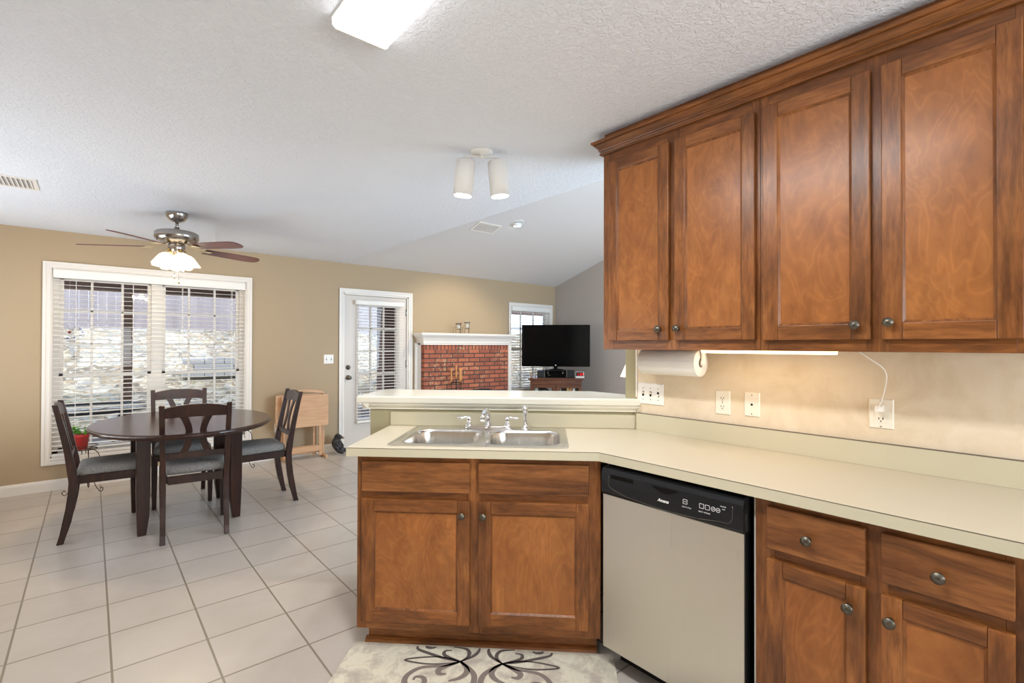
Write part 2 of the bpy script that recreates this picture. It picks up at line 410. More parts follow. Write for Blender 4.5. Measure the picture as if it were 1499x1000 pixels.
# ---------------------------------------------------------------- room shell
CH, D = 2.44, 6.30          # ceiling height, window wall
XW, XC, XT = 2.27, 2.50, 6.44  # kitchen wall face, ceiling edge, TV wall
def vz(y): return CH + .313*(D-y)
m = MB(); m.box(-1.9, XT+.15, -2.6, D+.2, -.12, 0); struct('floor', m, 'tile')
# openings in the window wall: (x0,x1,z0,z1)
WIN = (-.285, 1.352, .300, 2.082); DOOR = (2.500, 3.440, 0, 2.05); TVW = (5.375, 6.295, .60, 2.035)
def wall_holes(x0, x1, z0, z1, holes, y0, y1, name):
    m = MB(); xs = sorted({x0, x1, *[h[0] for h in holes], *[h[1] for h in holes]})
    for a, b in zip(xs, xs[1:]):
        h = [q for q in holes if q[0] <= a and q[1] >= b]
        if not h: m.box(a, b, y0, y1, z0, z1)
        else:
            if h[0][2] > z0: m.box(a, b, y0, y1, z0, h[0][2])
            m.box(a, b, y0, y1, h[0][3], z1)
    return struct(name, m, 'wall')
wall_holes(-1.9, XT+.15, 0, CH+.02, [WIN, DOOR, TVW], D, D+.16, 'wall_back')
m = MB(); m.box(-1.9, -1.75, -2.6, D, 0, CH); struct('wall_left', m, 'wall')
m = MB(); m.box(-1.75, XC, -2.6, -2.45, 0, CH); struct('wall_front', m, 'wall')
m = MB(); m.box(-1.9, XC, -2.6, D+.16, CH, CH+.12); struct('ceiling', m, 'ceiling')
YR = 2.2
m = MB()
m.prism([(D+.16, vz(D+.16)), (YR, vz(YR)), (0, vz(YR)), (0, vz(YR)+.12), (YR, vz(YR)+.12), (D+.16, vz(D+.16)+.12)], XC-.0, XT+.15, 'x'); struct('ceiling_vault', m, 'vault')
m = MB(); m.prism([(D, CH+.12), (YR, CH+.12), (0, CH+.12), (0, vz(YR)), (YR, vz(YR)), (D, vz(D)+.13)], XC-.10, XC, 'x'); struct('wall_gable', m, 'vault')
m = MB(); m.prism([(0, 0), (D, 0), (D, vz(D)), (YR, vz(YR)), (0, vz(YR))], XT, XT+.15, 'x'); struct('wall_right', m, 'wall_daylit')
m = MB(); m.box(XC, XT, -.0, .12, 0, vz(YR)); struct('wall_living', m, 'wall')
# kitchen wall: papered face, then the olive end beyond the bar
m = MB(); m.box(XW, XW+.12, -2.45, 1.598, 0, CH); m.k = 1; m.box(XW, XW+.12, 1.598, 1.672, 0, CH)
struct('wall_kitchen', m, ['wallpaper', 'olive'])
m = MB(); m.box(XW-.003, XW+.002, 1.594, 1.603, 1.09, CH); struct('trim_1', m, 'white')
# baseboards along the window wall and left wall
bp = [(0, 0), (-.014, 0), (-.014, .075), (-.010, .092), (-.004, .1), (0, .1)]
def base(name, x0, x1): 
    m = MB(); m.prism([(D+p, z) for p, z in bp], x0, x1, 'x'); struct(name, m, 'white')
base('baseboard_back', -1.75, DOOR[0]-.064); base('baseboard_back_right', 5.36, XT); base('baseboard_back_middle', 3.507, 3.53)
m = MB(); m.prism([(-1.75-p, z) for p, z in bp], -2.45, D-.015, 'y') if False else m.box(-1.75, -1.736, -2.45, D-.015, 0, .1); struct('baseboard_left', m, 'white')
m = MB(); m.box(XT-.014, XT, .13, D-.015, 0, .1); struct('baseboard_right', m, 'white')

def casing(m, x0, x1, z0, z1, w=.062, y=D, bottom=True, t=.02):
    """profiled picture-frame casing round an opening"""
    for a, b, tt in ((0, w, t*.6), (w*.62, w, t), (w*.12, w*.3, t*.85)):
        m.box(x0-b, x0-a, y-tt, y, z0-(b if bottom else 0), z1+b); m.box(x1+a, x1+b, y-tt, y, z0-(b if bottom else 0), z1+b)
        m.box(x0-a, x1+a, y-tt, y, z1+a, z1+b)
        if bottom: m.box(x0-a, x1+a, y-tt, y, z0-b, z0-a)

# ---------------------------------------------------------------- double window with blind
def blind(parent_label, x0, x1, ztop, zbot, y, head_h=.075, pitch=.0435, depth=.048, cat='blind', cords=(.12, .5, .88), tilt=4, head_x=0, head_d=.06, val=None):
    root = thing('window_blind', parent_label, cat, ((x0+x1)/2, y, ztop))
    xa, xb = x0-(x0+x1)/2, x1-(x0+x1)/2; zt = 0
    m = MB(); m.box(xa-head_x, xb+head_x, -head_d/2, head_d/2, -head_h, 0); m.box(xa-head_x, xb+head_x, -head_d/2-.006, -head_d/2, -head_h*.82, -head_h*.12)
    obj('headrail', m, 'blind', root, bevel=.004)
    m = MB(); z = -head_h-.02; n = 0; dz = math.sin(R(tilt))*depth/2; dy = math.cos(R(tilt))*depth/2
    while z > zbot-ztop+.03:
        for (ya, za, yb, zb) in ((-dy, -dz, 0, .0022), (0, .0022, dy, dz)):
            m.hexa([(xa, ya, z+za), (xb, ya, z+za), (xb, yb, z+zb), (xa, yb, z+zb)], [(xa, ya, z+za+.0026), (xb, ya, z+za+.0026), (xb, yb, z+zb+.0026), (xa, yb, z+zb+.0026)])
        z -= pitch; n += 1
    obj('slats', m, 'blind', root)
    m = MB(); m.box(xa, xb, -depth/2, depth/2, zbot-ztop, zbot-ztop+.022); obj('bottom_rail', m, 'blind', root, bevel=.003)
    m = MB()
    for c in cords:
        for yy in (-depth/2-.001, depth/2+.001): m.box(xa+(xb-xa)*c-.0018, xa+(xb-xa)*c+.0018, yy-.0008, yy+.0008, zbot-ztop+.02, -head_h)
    obj('ladder_cords', m, 'cord_white', root)
    return root, xa, xb
x0, x1, z0, z1 = WIN
m = MB(); casing(m, *WIN); fr = struct('window_1', m, 'white', bevel=.002)
m = MB()   # jamb lining
for a in ((x0, x0+.008), (x1-.008, x1)): m.box(a[0], a[1], D, D+.16, z0, z1)
m.box(x0, x1, D, D+.16, z1-.008, z1); m.box(x0, x1, D, D+.16, z0, z0+.012); m.box(x0+.006, x0+.05, D+.075, D+.14, z0, z1); m.box(x1-.05, x1-.006, D+.075, D+.14, z0, z1)
m.box(.478, .570, D+.075, D+.14, z0, z1); m.box(x0, x1, D+.075, D+.14, z1-.06, z1); m.box(x0, x1, D+.075, D+.14, z0, z0+.05)
obj('window_jamb', m, 'white', fr)
zm = 1.065
def sash(xa, xb, za, zb, y, cols, rows):
    m = MB(); w = .032; m.box(xa, xa+w, y-.016, y+.016, za, zb); m.box(xb-w, xb, y-.016, y+.016, za, zb); m.box(xa, xb, y-.016, y+.016, za, za+w); m.box(xa, xb, y-.016, y+.016, zb-w, zb)
    for i in range(1, cols): c = xa+(xb-xa)*i/cols; m.box(c-.010, c+.010, y-.010, y+.010, za, zb)
    for i in range(1, rows): c = za+(zb-za)*i/rows; m.box(xa, xb, y-.010, y+.010, c-.010, c+.010)
    f = obj('window_sash', m, 'white', fr, bevel=.002)
    m = MB(); m.quad((xa+w/2, y, za+w/2), (xb-w/2, y, za+w/2), (xb-w/2, y, zb-w/2), (xa+w/2, y, zb-w/2)); obj('window_pane', m, 'glass', f)
for xa, xb in ((x0+.05, .478), (.570, x1-.05)):
    sash(xa, xb, zm-.02, z1-.06, D+.122, 3, 3); sash(xa, xb, z0+.05, zm+.02, D+.09, 3, 1)
blind('white horizontal slat blind across the wide double dining window', x0+.01, x1-.012, z1-.004, z0+.014, D+.012, head_h=.082, cords=(.1, .37, .63, .92), head_d=.075)

# ---------------------------------------------------------------- back door with blind
x0, x1, z0, z1 = DOOR
m = MB(); casing(m, x0, x1, 0, z1, .062, bottom=False); t2 = struct('trim_2', m, 'white', bevel=.002)
m = MB(); m.box(x0, x0+.016, D, D+.16, 0, z1); m.box(x1-.016, x1, D, D+.16, 0, z1); m.box(x0, x1, D, D+.16, z1-.016, z1); m.box(x0, x1, D, D+.16, 0, .018)
obj('door_jamb', m, 'white', t2)
dx0, dx1 = x0+.019, x1-.019
gx0, gx1, gz0, gz1 = 2.70, 3.27, .36, 1.90
m = MB(); m.prism([(dx0, .02), (dx1, .02), (dx1, z1-.020), (dx0, z1-.020)], D+.022, D+.062, 'y', holes=[[(gx0, gz0), (gx1, gz0), (gx1, gz1), (gx0, gz1)]])
dr = struct('door_1', m, 'door_paint', bevel=.002); dr['label'] = 'white glazed back door'
m = MB()
for a, b in ((gx0-.025, gx0+.008), (gx1-.008, gx1+.025)): m.box(a, b, D+.012, D+.068, gz0-.025, gz1+.025)
for a, b in ((gz0-.025, gz0+.008), (gz1-.008, gz1+.025)): m.box(gx0, gx1, D+.012, D+.068, a, b)
for i in (1, 2): c = gx0+(gx1-gx0)*i/3; m.box(c-.011, c+.011, D+.03, D+.055, gz0, gz1)
for i in range(1, 5): c = gz0+(gz1-gz0)*i/5; m.box(gx0, gx1, D+.03, D+.055, c-.011, c+.011)
obj('glazing_bars', m, 'door_paint', dr, bevel=.002)
m = MB(); m.quad((gx0, D+.045, gz0), (gx1, D+.045, gz0), (gx1, D+.045, gz1), (gx0, D+.045, gz1)); obj('glass_pane', m, 'glass', dr)
def doorknob(name, x, z, knob):
    m = MB(); Q = Matrix.Rotation(R(90), 4, 'X')
    m.lathe([(0, 0), (.031, 0), (.031, .006), (.027, .010), (.012, .012), (.011, .03), (.02, .036), (.027, .046), (.026, .058), (.018, .064), (0, .066)] if knob else [(0, 0), (.031, 0), (.031, .008), (.024, .016), (.012, .018), (.012, .024), (0, .025)], (x, D+.022, z), 20, Q)
    if not knob: m.box(x-.004, x+.004, D-.016, D-.004, z-.014, z+.014)
    obj(name, m, 'bronze', dr)
doorknob('door_knob', 2.574, .940, True); doorknob('deadbolt', 2.572, 1.073, False)
for z in (1.83, 1.10, .28):
    m = MB(); m.cyl((x1-.017, D+.012, z-.05), (x1-.017, D+.012, z+.05), .007); m.box(x1-.030, x1-.006, D+.016, D+.0215, z-.05, z+.05); obj('hinge', m, 'nickel', dr)
blind('white slat blind hung on the glass of the back door', 2.672, 3.335, 1.965, .335, D-.022, head_h=.058, pitch=.0405, depth=.040, cords=(.06, .94), head_x=.022, head_d=.05, tilt=5)

# ---------------------------------------------------------------- window behind the TV
x0, x1, z0, z1 = TVW
m = MB(); casing(m, *TVW, .060); fr2 = struct('window_2', m, 'white', bevel=.002)
m = MB()
for a in ((x0, x0+.04), (x1-.04, x1)): m.box(a[0], a[1], D+.06, D+.14, z0, z1); 
m.box(x0, x1, D+.06, D+.14, z1-.05, z1); m.box(x0, x1, D+.06, D+.14, z0, z0+.05); m.box(x0, x0+.006, D, D+.16, z0, z1); m.box(x1-.006, x1, D, D+.16, z0, z1); m.box(x0, x1, D, D+.16, z1-.006, z1); m.box(x0, x1, D, D+.16, z0, z0+.01)
m.box(x0, x1, D+.085, D+.125, 1.29, 1.335)
m.box(x0+.3, x0+.32, D+.1, D+.12, z0, z1); m.box(x1-.32, x1-.3, D+.1, D+.12, z0, z1); m.box(x0, x1, D+.1, D+.12, 1.65, 1.67)
obj('window_frame', m, 'white', fr2)
m = MB(); m.quad((x0, D+.11, z0), (x1, D+.11, z0), (x1, D+.11, z1), (x0, D+.11, z1)); obj('window_pane', m, 'glass', fr2)
blind('white slat blind in the living room window behind the television', x0+.01, x1-.01, z1-.004, z0+.012, D+.012, head_h=.075, cords=(.2, .8), head_d=.07, tilt=16)

# ---------------------------------------------------------------- outdoors
m = MB(); m.box(-4, 11, D+.17, 9.6, -.22, -.10); struct('patio_slab', m, 'concrete')
m = MB(); nx, ny = 40, 22
rnd = random.Random(3)
vs = [[m.b.verts.new((-6+20*i/nx, 9.9+9.0*j/ny, (-.16+1.9*(1-(1-min(1, j/ny*2.25))**1.3) + .02*(i/nx*4) + rnd.uniform(-.03, .03)))) for i in range(nx+1)] for j in range(ny+1)]
m.smooth = True; m._fin([m.b.faces.new((vs[j][i], vs[j][i+1], vs[j+1][i+1], vs[j+1][i])) for j in range(ny) for i in range(nx)])
struct('hill', m, 'hill')
t = thing('board_fence', 'grey weathered board fence along the top of the leaf covered slope', 'fence', (0, 13.6, 1.6))
m = MB()
for i in range(92): xx = -5+.15*i; m.box(xx, xx+.1485, 0, .02, -.1, 2.1)
obj('boards', m, 'fence', t)
m = MB(); m.box(-5, 8.8, .02, .06, .2, .29); m.box(-5, 8.8, .02, .06, 1.5, 1.59); obj('rails', m, 'fence', t)
for lab, px0, px1 in (('brown porch post seen through the left half of the dining window', .346, .465), ('brown porch post at the right edge of the dining window view', 1.83, 1.95)):
    m = MB(); m.box(px0, px1, 9.0, 9.12, -.10, 2.13); m.box(px0-.02, px1+.02, 8.98, 9.14, -.10, .04); tag(obj('porch_post', m, 'post', bevel=.004), lab, 'post')
m = MB(); m.box(-4, 11, 8.95, 9.17, 2.13, 2.45); tag(obj('porch_beam', m, 'post'), 'brown beam carried by the porch posts above the patio', 'beam')
m = MB(); m.box(-4, 11, D+.17, 9.3, 2.452, 2.56); struct('porch_roof', m, 'post')
for k, (xa, xb, yy, lab) in enumerate(((-3.5, .9, 9.75, 'low timber edging log at the foot of the slope, on the left'), (.95, 5.3, 9.75, 'low timber edging log at the foot of the slope, on the right'))):
    m = MB(); m.box(xa, xb, yy-.1, yy+.1, -.16, .09); tag(obj('landscape_timber', m, 'fence', bevel=.01), lab, 'timber')
t = thing('garden_wall', 'low pale block garden wall set into the leafy slope', 'garden wall', (2.1, 11.2, .85))
m = MB()
for r_ in range(3):
    for i in range(5): m.box(-.75+.34*i+(.17 if r_ % 2 else 0), -.42+.34*i+(.17 if r_ % 2 else 0), 0, .2, .12*r_-.1, .12*r_+.015)
obj('blocks', m, 'concrete', t, bevel=.006)
m = MB(); m.box(4.12, 4.36, 8.5, 8.75, -.1, 2.2); tag(obj('brick_pillar', m, 'brick_dark'), 'red brick porch pillar seen through the back door glass', 'pillar')
m = MB(); m.lathe([(0, 0), (.055, 0), (.055, 2.3), (0, 2.3)], (4.56, 8.6, -.1), 14); tag(obj('downpipe', m, 'white'), 'white downpipe beside the brick porch pillar', 'downpipe')
t = thing('patio_table', 'round patio table with dark rim outside the dining window', 'patio table', (-.02, 7.75, -.10))
m = MB(); m.lathe([(0, .70), (.60, .70), (.60, .712), (0, .712)], seg=40); obj('tabletop', m, 'glass', t)
m = MB(); m.tube([(.6*math.cos(a), .6*math.sin(a), .70) for a in [2*PI*i/40 for i in range(40)]], .016, 8, True); obj('rim', m, 'blk_iron', t)
for a in (45, 135, 225, 315):
    m = MB(); m.tube([(.5*math.cos(R(a)), .5*math.sin(R(a)), .695), (.3*math.cos(R(a)), .3*math.sin(R(a)), .35), (.45*math.cos(R(a)), .45*math.sin(R(a)), 0)], .012); obj('leg', m, 'blk_iron', t)
# ring of blue beads hanging outside the window
t = thing('suncatcher', 'round hanging suncatcher of blue beads with a red centre outside the window', 'suncatcher', (-.165, 6.56, 1.49))
for i in range(11): a = 2*PI*i/11; m = MB(); m.ball((.098*math.cos(a), 0, .060*math.sin(a)), .011, 1, .4, .6, 10); obj('bead', m, 'sunblue', t)
m = MB(); m.ball((0, 0, 0), .014, 1, .5, .9, 12); m.cyl((0, 0, .01), (0, 0, .025), .003); obj('centre_bead', m, 'sunred', t)
m = MB(); m.tube([(0, 0, .06), (0, 0, .962)], .0008, 4); m.tube([(.098*math.cos(a), 0, .06*math.sin(a)) for a in [2*PI*i/33 for i in range(33)]], .0008, 4, True); obj('hanging_thread', m, 'cord_white', t)

# ---------------------------------------------------------------- kitchen cabinets
def knob(parent, x, z, y, r=.0155):
    m = MB(); Q = Matrix.Rotation(R(90), 4, 'X')
    m.lathe([(0, 0), (.009, 0), (.006, .004), (.0055, .014), (r*.8, .017), (r, .021), (r*.98, .024), (r*.8, .025), (r*.62, .0285), (0, .0305)], (x, y, z), 20, Q)
    return obj('knob', m, 'bronze', parent)
def cab_door(parent, x0, x1, z0, z1, kx, kz, w=.055, fr=.0):
    """framed door with a recessed panel, its face 19 mm in front of the face frame (y=0)"""
    t = .020; m = MB()
    m.k = 0; m.box(x0, x0+w, -t, -.001, z0, z1); m.box(x1-w, x1, -t, -.001, z0, z1)
    m.k = 1; m.box(x0+w, x1-w, -t, -.001, z0, z0+w); m.box(x0+w, x1-w, -t, -.001, z1-w, z1)
    m.k = 0
    a, b, c, d = x0+w, x1-w, z0+w, z1-w; s = .008
    for q in (((a, c), (a, d), (a+s, d-s), (a+s, c+s)), ((b, d), (b, c), (b-s, c+s), (b-s, d-s)), ((a, d), (b, d), (b-s, d-s), (a+s, d-s)), ((b, c), (a, c), (a+s, c+s), (b-s, c+s))):
        (p0, p1, p2, p3) = q
        m.quad((p0[0], -t+.002, p0[1]), (p1[0], -t+.002, p1[1]), (p2[0], -t+.009, p2[1]), (p3[0], -t+.009, p3[1]))
    o = obj('door', m, ['cab_v', 'cab_h'], parent, bevel=.003)
    m = MB(); m.box(x0+w-.004, x1-w+.004, -t+.0085, -.002, z0+w-.004, z1-w+.004); obj('panel', m, 'cab_panel', o)
    knob(o, kx, kz, -t); return o
def cab_drawer(parent, x0, x1, z0, z1, kx=None, kz=None):
    m = MB(); m.box(x0, x1, -.020, -.001, z0, z1); o = obj('drawer', m, 'cab_drawer', parent, bevel=.004, seg=3)
    if kx is not None: knob(o, kx, kz, -.020)
    return o
def face_frame(parent, stiles, rails, z0, z1, x0, x1):
    m = MB(); m.k = 0
    for a, b in stiles: m.box(a, b, 0, .019, z0, z1)
    m.k = 1
    for (a, b), (c, d) in rails: m.box(a, b, .0005, .0185, c, d)
    return obj('face_frame', m, ['cab_v', 'cab_h'], parent, bevel=.001)

# sink cabinet at 45 degrees
ES = (.7071068, -.7071068); EN = (.7071068, .7071068)
PO = (.915, 2.135)
def PL(x, y): return (PO[0]+.7071068*(x+y), PO[1]+.7071068*(y-x))
t = thing('sink_cabinet', 'stained wood cabinet below the double sink, angled into the room', 'cabinet', (*PO, 0), R(-45))
W = 1.084
m = MB(); m.box(0, .018, .019, .594, .10, .875); m.box(W-.018, W, .019, .56, .10, .875); m.box(.018, W-.018, .019, .59, .10, .118); m.box(0, W, .585, .594, .1, .875)
obj('carcass', m, 'cab_v', t)
face_frame(t, [(0, .045), (.497, .57), (1.015, W)], [((.045, .497), (.845, .875)), ((.57, 1.015), (.845, .875)), ((.045, .497), (.675, .725)), ((.57, 1.015), (.675, .725)), ((.045, .497), (.10, .15)), ((.57, 1.015), (.10, .15))], .10, .875, 0, W)
m = MB(); m.box(.03, W-.01, .07, .085, 0, .10); m.prism([(.045, 0), (.07, 0), (.07, .028), (.062, .026), (.052, .018), (.046, .008)], .02, W-.01, 'x'); obj('toe_board', m, 'cab_h', t)
cab_drawer(t, .026, .514, .718, .852); cab_drawer(t, .5515, 1.032, .718, .852)
cab_door(t, .026, .514, .140, .685, .481, .624); cab_door(t, .5515, 1.032, .140, .685, .575, .624)

# lower cabinet right of the dishwasher (local x runs towards the camera)
t = thing('base_cabinet', 'stained wood base cabinet right of the dishwasher, two drawers over two doors', 'cabinet', (1.687, .717, 0), R(-90))
W = .642
m = MB(); m.box(0, .018, .019, .58, .10, .875); m.box(W-.018, W, .019, .58, .0, .875); m.box(.018, W-.018, .019, .58, .10, .118); m.box(0, W, .57, .58, .1, .875); obj('carcass', m, 'cab_v', t)
face_frame(t, [(0, .06), (.295, .36), (.59, W)], [((.06, .295), (.84, .875)), ((.36, .59), (.84, .875)), ((.06, .295), (.672, .725)), ((.36, .59), (.672, .725)), ((.06, .295), (.10, .15)), ((.36, .59), (.10, .15))], .10, .875, 0, W)
m = MB(); m.box(0, W-.018, .07, .085, 0, .10); obj('toe_board', m, 'cab_h', t)
cab_drawer(t, .042, .310, .715, .852, .164, .778); cab_drawer(t, .346, .607, .715, .852, .470, .777)
cab_door(t, .042, .310, .140, .682, .271, .618, w=.048); cab_door(t, .346, .607, .140, .682, .368, .618, w=.048)

# upper cabinets
ZB, ZT = 1.351, 2.335
def upper(label, y_left, Wd, doors, stiles):
    t = thing('wall_cabinet', label, 'cabinet', (1.97, y_left, 0), R(-90), 'wall cabinets over the worktop')
    m = MB(); m.box(0, .016, .019, .299, ZB, 2.42); m.box(Wd-.016, Wd, .019, .299, ZB, 2.42); m.box(.016, Wd-.016, .019, .299, ZB+.022, ZB+.036); m.box(.016, Wd-.016, .019, .299, 2.40, 2.42); m.box(.016, Wd-.016, .29, .299, ZB+.036, 2.40)
    obj('carcass', m, 'cab_v', t)
    xs = sorted(stiles); rl = []
    for (a, b), (c, d) in zip(xs, xs[1:]): rl += [((b, c), (ZB, ZB+.055)), ((b, c), (2.27, 2.42))]
    face_frame(t, xs, rl, ZB, 2.42, 0, Wd)
    for q in doors: cab_door(t, *q)
    return t
YL = 1.586
upper('wall cabinet nearest the living room, hung above the paper towel roll', YL, YL-.8185, [(YL-1.540, YL-1.208, 1.394, 2.283, YL-1.252, 1.445, .050), (YL-1.177, YL-.833, 1.394, 2.283, YL-1.160, 1.445, .050)],
      [(0, .06), (YL-1.222, YL-1.163), (YL-.848, YL-.8185)])
Y2 = .8175
upper('wall cabinet with the two widest looking doors, hung above the plugged-in cord', Y2, Y2-.085, [(Y2-.802, Y2-.460, 1.392, 2.287, Y2-.500, 1.441, .054), (Y2-.430, Y2-.108, 1.392, 2.287, Y2-.409, 1.447, .054)],
      [(0, .03), (Y2-.475, Y2-.415), (Y2-.123, Y2-.085)])
# crown moulding along the top of the wall cabinets, mitred round the far end
prof = [(0, 2.333), (.011, 2.333), (.015, 2.337), (.015, 2.342), (.010, 2.345), (.012, 2.350), (.018, 2.353), (.020, 2.357), (.017, 2.360), (.024, 2.370), (.034, 2.379), (.036, 2.382), (.034, 2.385), (.041, 2.387), (.046, 2.392), (.046, 2.400), (0, 2.400)]
m = MB()
A = [m.b.verts.new((1.969-p, .085, z)) for p, z in prof]; B = [m.b.verts.new((1.969-p, YL+.001+p, z)) for p, z in prof]; Cc = [m.b.verts.new((XW, YL+.001+p, z)) for p, z in prof]
fs = []
for P_, Q_ in ((A, B), (B, Cc)):
    for i in range(len(prof)): j = (i+1) % len(prof); fs.append(m.b.faces.new((P_[i], P_[j], Q_[j], Q_[i])))
fs.append(m.b.faces.new(A[::-1])); m.k = 0; m._fin(fs)
m.box(1.975, XW, .09, YL-.002, 2.421, 2.439)
tag(obj('crown_moulding', m, 'cab_crown'), 'stained wood crown moulding running along the top of the wall cabinets', 'moulding')

# ---------------------------------------------------------------- dishwasher
t = thing('dishwasher', 'stainless steel dishwasher with a black control panel', 'dishwasher', (1.655, 1.334, 0), R(-90))
W = .593
m = MB(); m.box(.004, W-.004, .052, .58, .09, .862); m.k = 1; m.box(.0, .006, .03, .058, .09, .862); obj('body', m, ['blk', 'plate'], t)
m = MB(); m.box(.01, W-.01, .11, .13, .0, .095); obj('kick_plate', m, 'blk', t)
m = MB(); m.box(0, W, 0, .006, .10, .742); m.k = 1; m.box(.002, W-.002, .006, .045, .10, .742); obj('door_panel', m, ['steel_dw', 'blk'], t, bevel=.0015)
m = MB(); m.prism([(.045, .743), (-.002, .743), (-.010, .755), (-.012, .80), (-.010, .838), (-.002, .853), (.012, .860), (.045, .862)], -.002, W+.002, 'x')
cp = obj('control_panel', m, 'blk', t, bevel=.003)
m = MB(); hp = [(.245+.115*i/14, .832-.020*math.sin(PI*i/14)) for i in range(15)]; m.prism(hp, -.0135, -.011, 'y'); obj('handle_recess', m, 'hole', cp)
m = MB()
for i in range(9): m.box(.052+.0115*i, .060+.0115*i, -.0135, -.010, .821, .831)
m.box(.048, .160, -.0120, -.0105, .818, .834); obj('vent', m, 'hole', cp)
m = MB()
cv = [(.040, .826, 0), (.041, .783, 0), (.10, .765, 0), (.158, .757, 0), (.277, .750, 0), (.406, .753, 0), (.50, .764, 0), (.553, .774, 0), (.560, .828, 0)]
m.tube([(x, -.0112-(.0008 if z > .76 else 0)+(.0018 if z < .757 else 0), z) for x, z in [(p.x, p.y) for p in smooth_path(cv, 4)]], .0006, 4); obj('panel_groove', m, 'nickel', cp)
def face(x, z, y=-.0124): return Matrix.Translation((x, y, z)) @ Matrix.Rotation(R(90), 4, 'X')
text_part('brand_lettering', 'Amana', .0165, 'petal', cp, face(.272, .779), shear=.35, bold=.0004)
text_part('button_lettering', 'SELECT CYCLE', .0055, 'legend', cp, face(.374, .782)); text_part('button_lettering', 'SELECT OPTIONS', .0055, 'legend', cp, face(.438, .781))
text_part('button_lettering', 'STATUS', .0055, 'legend', cp, face(.518, .818))
m = MB(); m.k = 0
def ringp(x, z, w, h, rr): m.prism(rrect(x-w, x+w, z-h, z+h, rr, 4), -.0128, -.0115, 'y', holes=[rrect(x-w+.0014, x+w-.0014, z-h+.0014, z+h-.0014, max(rr-.0012, .0008), 4)])
for bx, w_, rr in ((.386, .0085, .002), (.4495, .0085, .002), (.471, .0085, .002), (.492, .0078, .0076), (.5095, .0078, .0076)):
    m = MB(); m.prism(rrect(bx-w_, bx+w_, .803-w_, .803+w_, rr, 4), -.0128, -.0115, 'y', holes=[rrect(bx-w_+.0014, bx+w_-.0014, .803-w_+.0014, .803+w_-.0014, max(rr-.0012, .0008), 4)])
    obj('button', m, 'legend', cp)
for bx in (.386, .492, .5095):
    m = MB(); m.box(bx-.0035, bx+.0035, -.0128, -.0115, .802, .804); obj('button_mark', m, 'legend', cp)
m = MB(); m.box(.524, .534, -.0126, -.0115, .810, .8115); obj('indicator', m, 'legend', cp)
m = MB(); m.box(1.70, 1.712, .722, .7275, .06, .872); tag(obj('filler_strip', m, 'plate'), 'thin pale strip in the gap right of the dishwasher', 'filler strip')

# ---------------------------------------------------------------- worktop, splashback, bar
SX0, SX1, SY0, SY1 = .122, .948, .022, .545      # sink rim in peninsula coordinates
hole = [PL(x, y) for x, y in rrect(SX0+.02, SX1-.02, SY0+.02, SY1-.02, .03, 4)]
top_poly = [(.8625, 2.1375), (1.648, 1.352), (1.648, .072), (2.27, .072), (2.27, 1.619), (1.3065, 2.5825)]
m = MB(); m.prism(top_poly, .876, .914, holes=[hole]); m.b.normal_update()
for f in m.b.faces: f.material_index = 0 if f.normal.z > .5 or f.normal.z < -.5 else 1
# dark seam line of the laminate edge
for (a, b) in ((top_poly[0], top_poly[1]), (top_poly[1], top_poly[2])):
    dx, dy = b[0]-a[0], b[1]-a[1]; L = math.hypot(dx, dy); nx_, ny_ = dy/L*.0006, -dx/L*.0006
    if nx_ > 0: nx_, ny_ = -nx_, -ny_
    m.k = 2; m.hexa([(a[0], a[1], .9115), (b[0], b[1], .9115), (b[0]+nx_, b[1]+ny_, .9115), (a[0]+nx_, a[1]+ny_, .9115)], [(a[0], a[1], .9135), (b[0], b[1], .9135), (b[0]+nx_, b[1]+ny_, .9135), (a[0]+nx_, a[1]+ny_, .9135)])
tag(obj('worktop', m, ['lam_top', 'lam_edge', 'lam_dark']), 'cream laminate worktop bending from the sink run to the wall run', 'worktop')
m = MB(); m.box(2.250, 2.269, .072, 1.586, .9145, 1.004); m.k = 1; m.box(2.2495, 2.2695, .072, 1.588, 1.004, 1.0055)
tag(obj('splashback', m, ['lam_edge', 'lam_dark']), 'low laminate upstand along the papered kitchen wall', 'splashback')
t0 = thing('sink_splashback', 'low cream upstand behind the double sink', 'splashback', (*PO, 0), R(-45))
m = MB(); m.box(-.038, 1.351, .573, .592, .9145, .990); obj('upstand_board', m, 'lam_edge', t0, bevel=.002)
# half wall
SW = .594
m = MB(); a_, b_ = -.163, 1.36
pts = [PL(-.163, SW), PL(1.373, SW), (2.27, 1.672), (2.27, 1.79), PL(-.163, SW+.12)]
m.prism(pts, 0, 1.0395); struct('wall_half', m, 'olive')
# moulding under the bar and bar top
t0 = thing('bar_counter', 'glossy cream raised bar top on the half wall behind the sink', 'bar counter', (*PO, 0), R(-45))
w1 = Matrix.Rotation(R(45), 2)
def toL(p): dx, dy = p[0]-PO[0], p[1]-PO[1]; return (dx*.7071068-dy*.7071068, dx*.7071068+dy*.7071068)
yF, yB = .555, .985
outer = [(-.232, yF), *[toL(q) for q in ((2.268, 1.567+.0),)], toL((2.268, 1.675)), toL((2.42, 1.675)), toL((2.42, 4.45-2.42)), *[( -.232+.06+.06*math.cos(R(q)), yB-.06+.06*math.sin(R(q))) for q in range(90, 181, 15)]]
outer[1] = (toL((2.268, PO[1]+PO[0]+yF*1.4142136-2.268))[0], yF)
m = MB(); m.prism(outer, 1.040, 1.080); obj('bar_top', m, 'bar_paint', t0, bevel=.008, seg=4)
m = MB(); pf = [(SW-.001, 1.006), (SW-.012, 1.006), (SW-.012, 1.014), (SW-.018, 1.018), (SW-.028, 1.028), (SW-.034, 1.0395), (SW-.001, 1.0395)]
m.prism(pf, -.205, 1.352, 'x'); m.prism([(-.164+(p[0]-SW), p[1]) for p in pf], SW-.030, SW+.15, 'y') if False else None
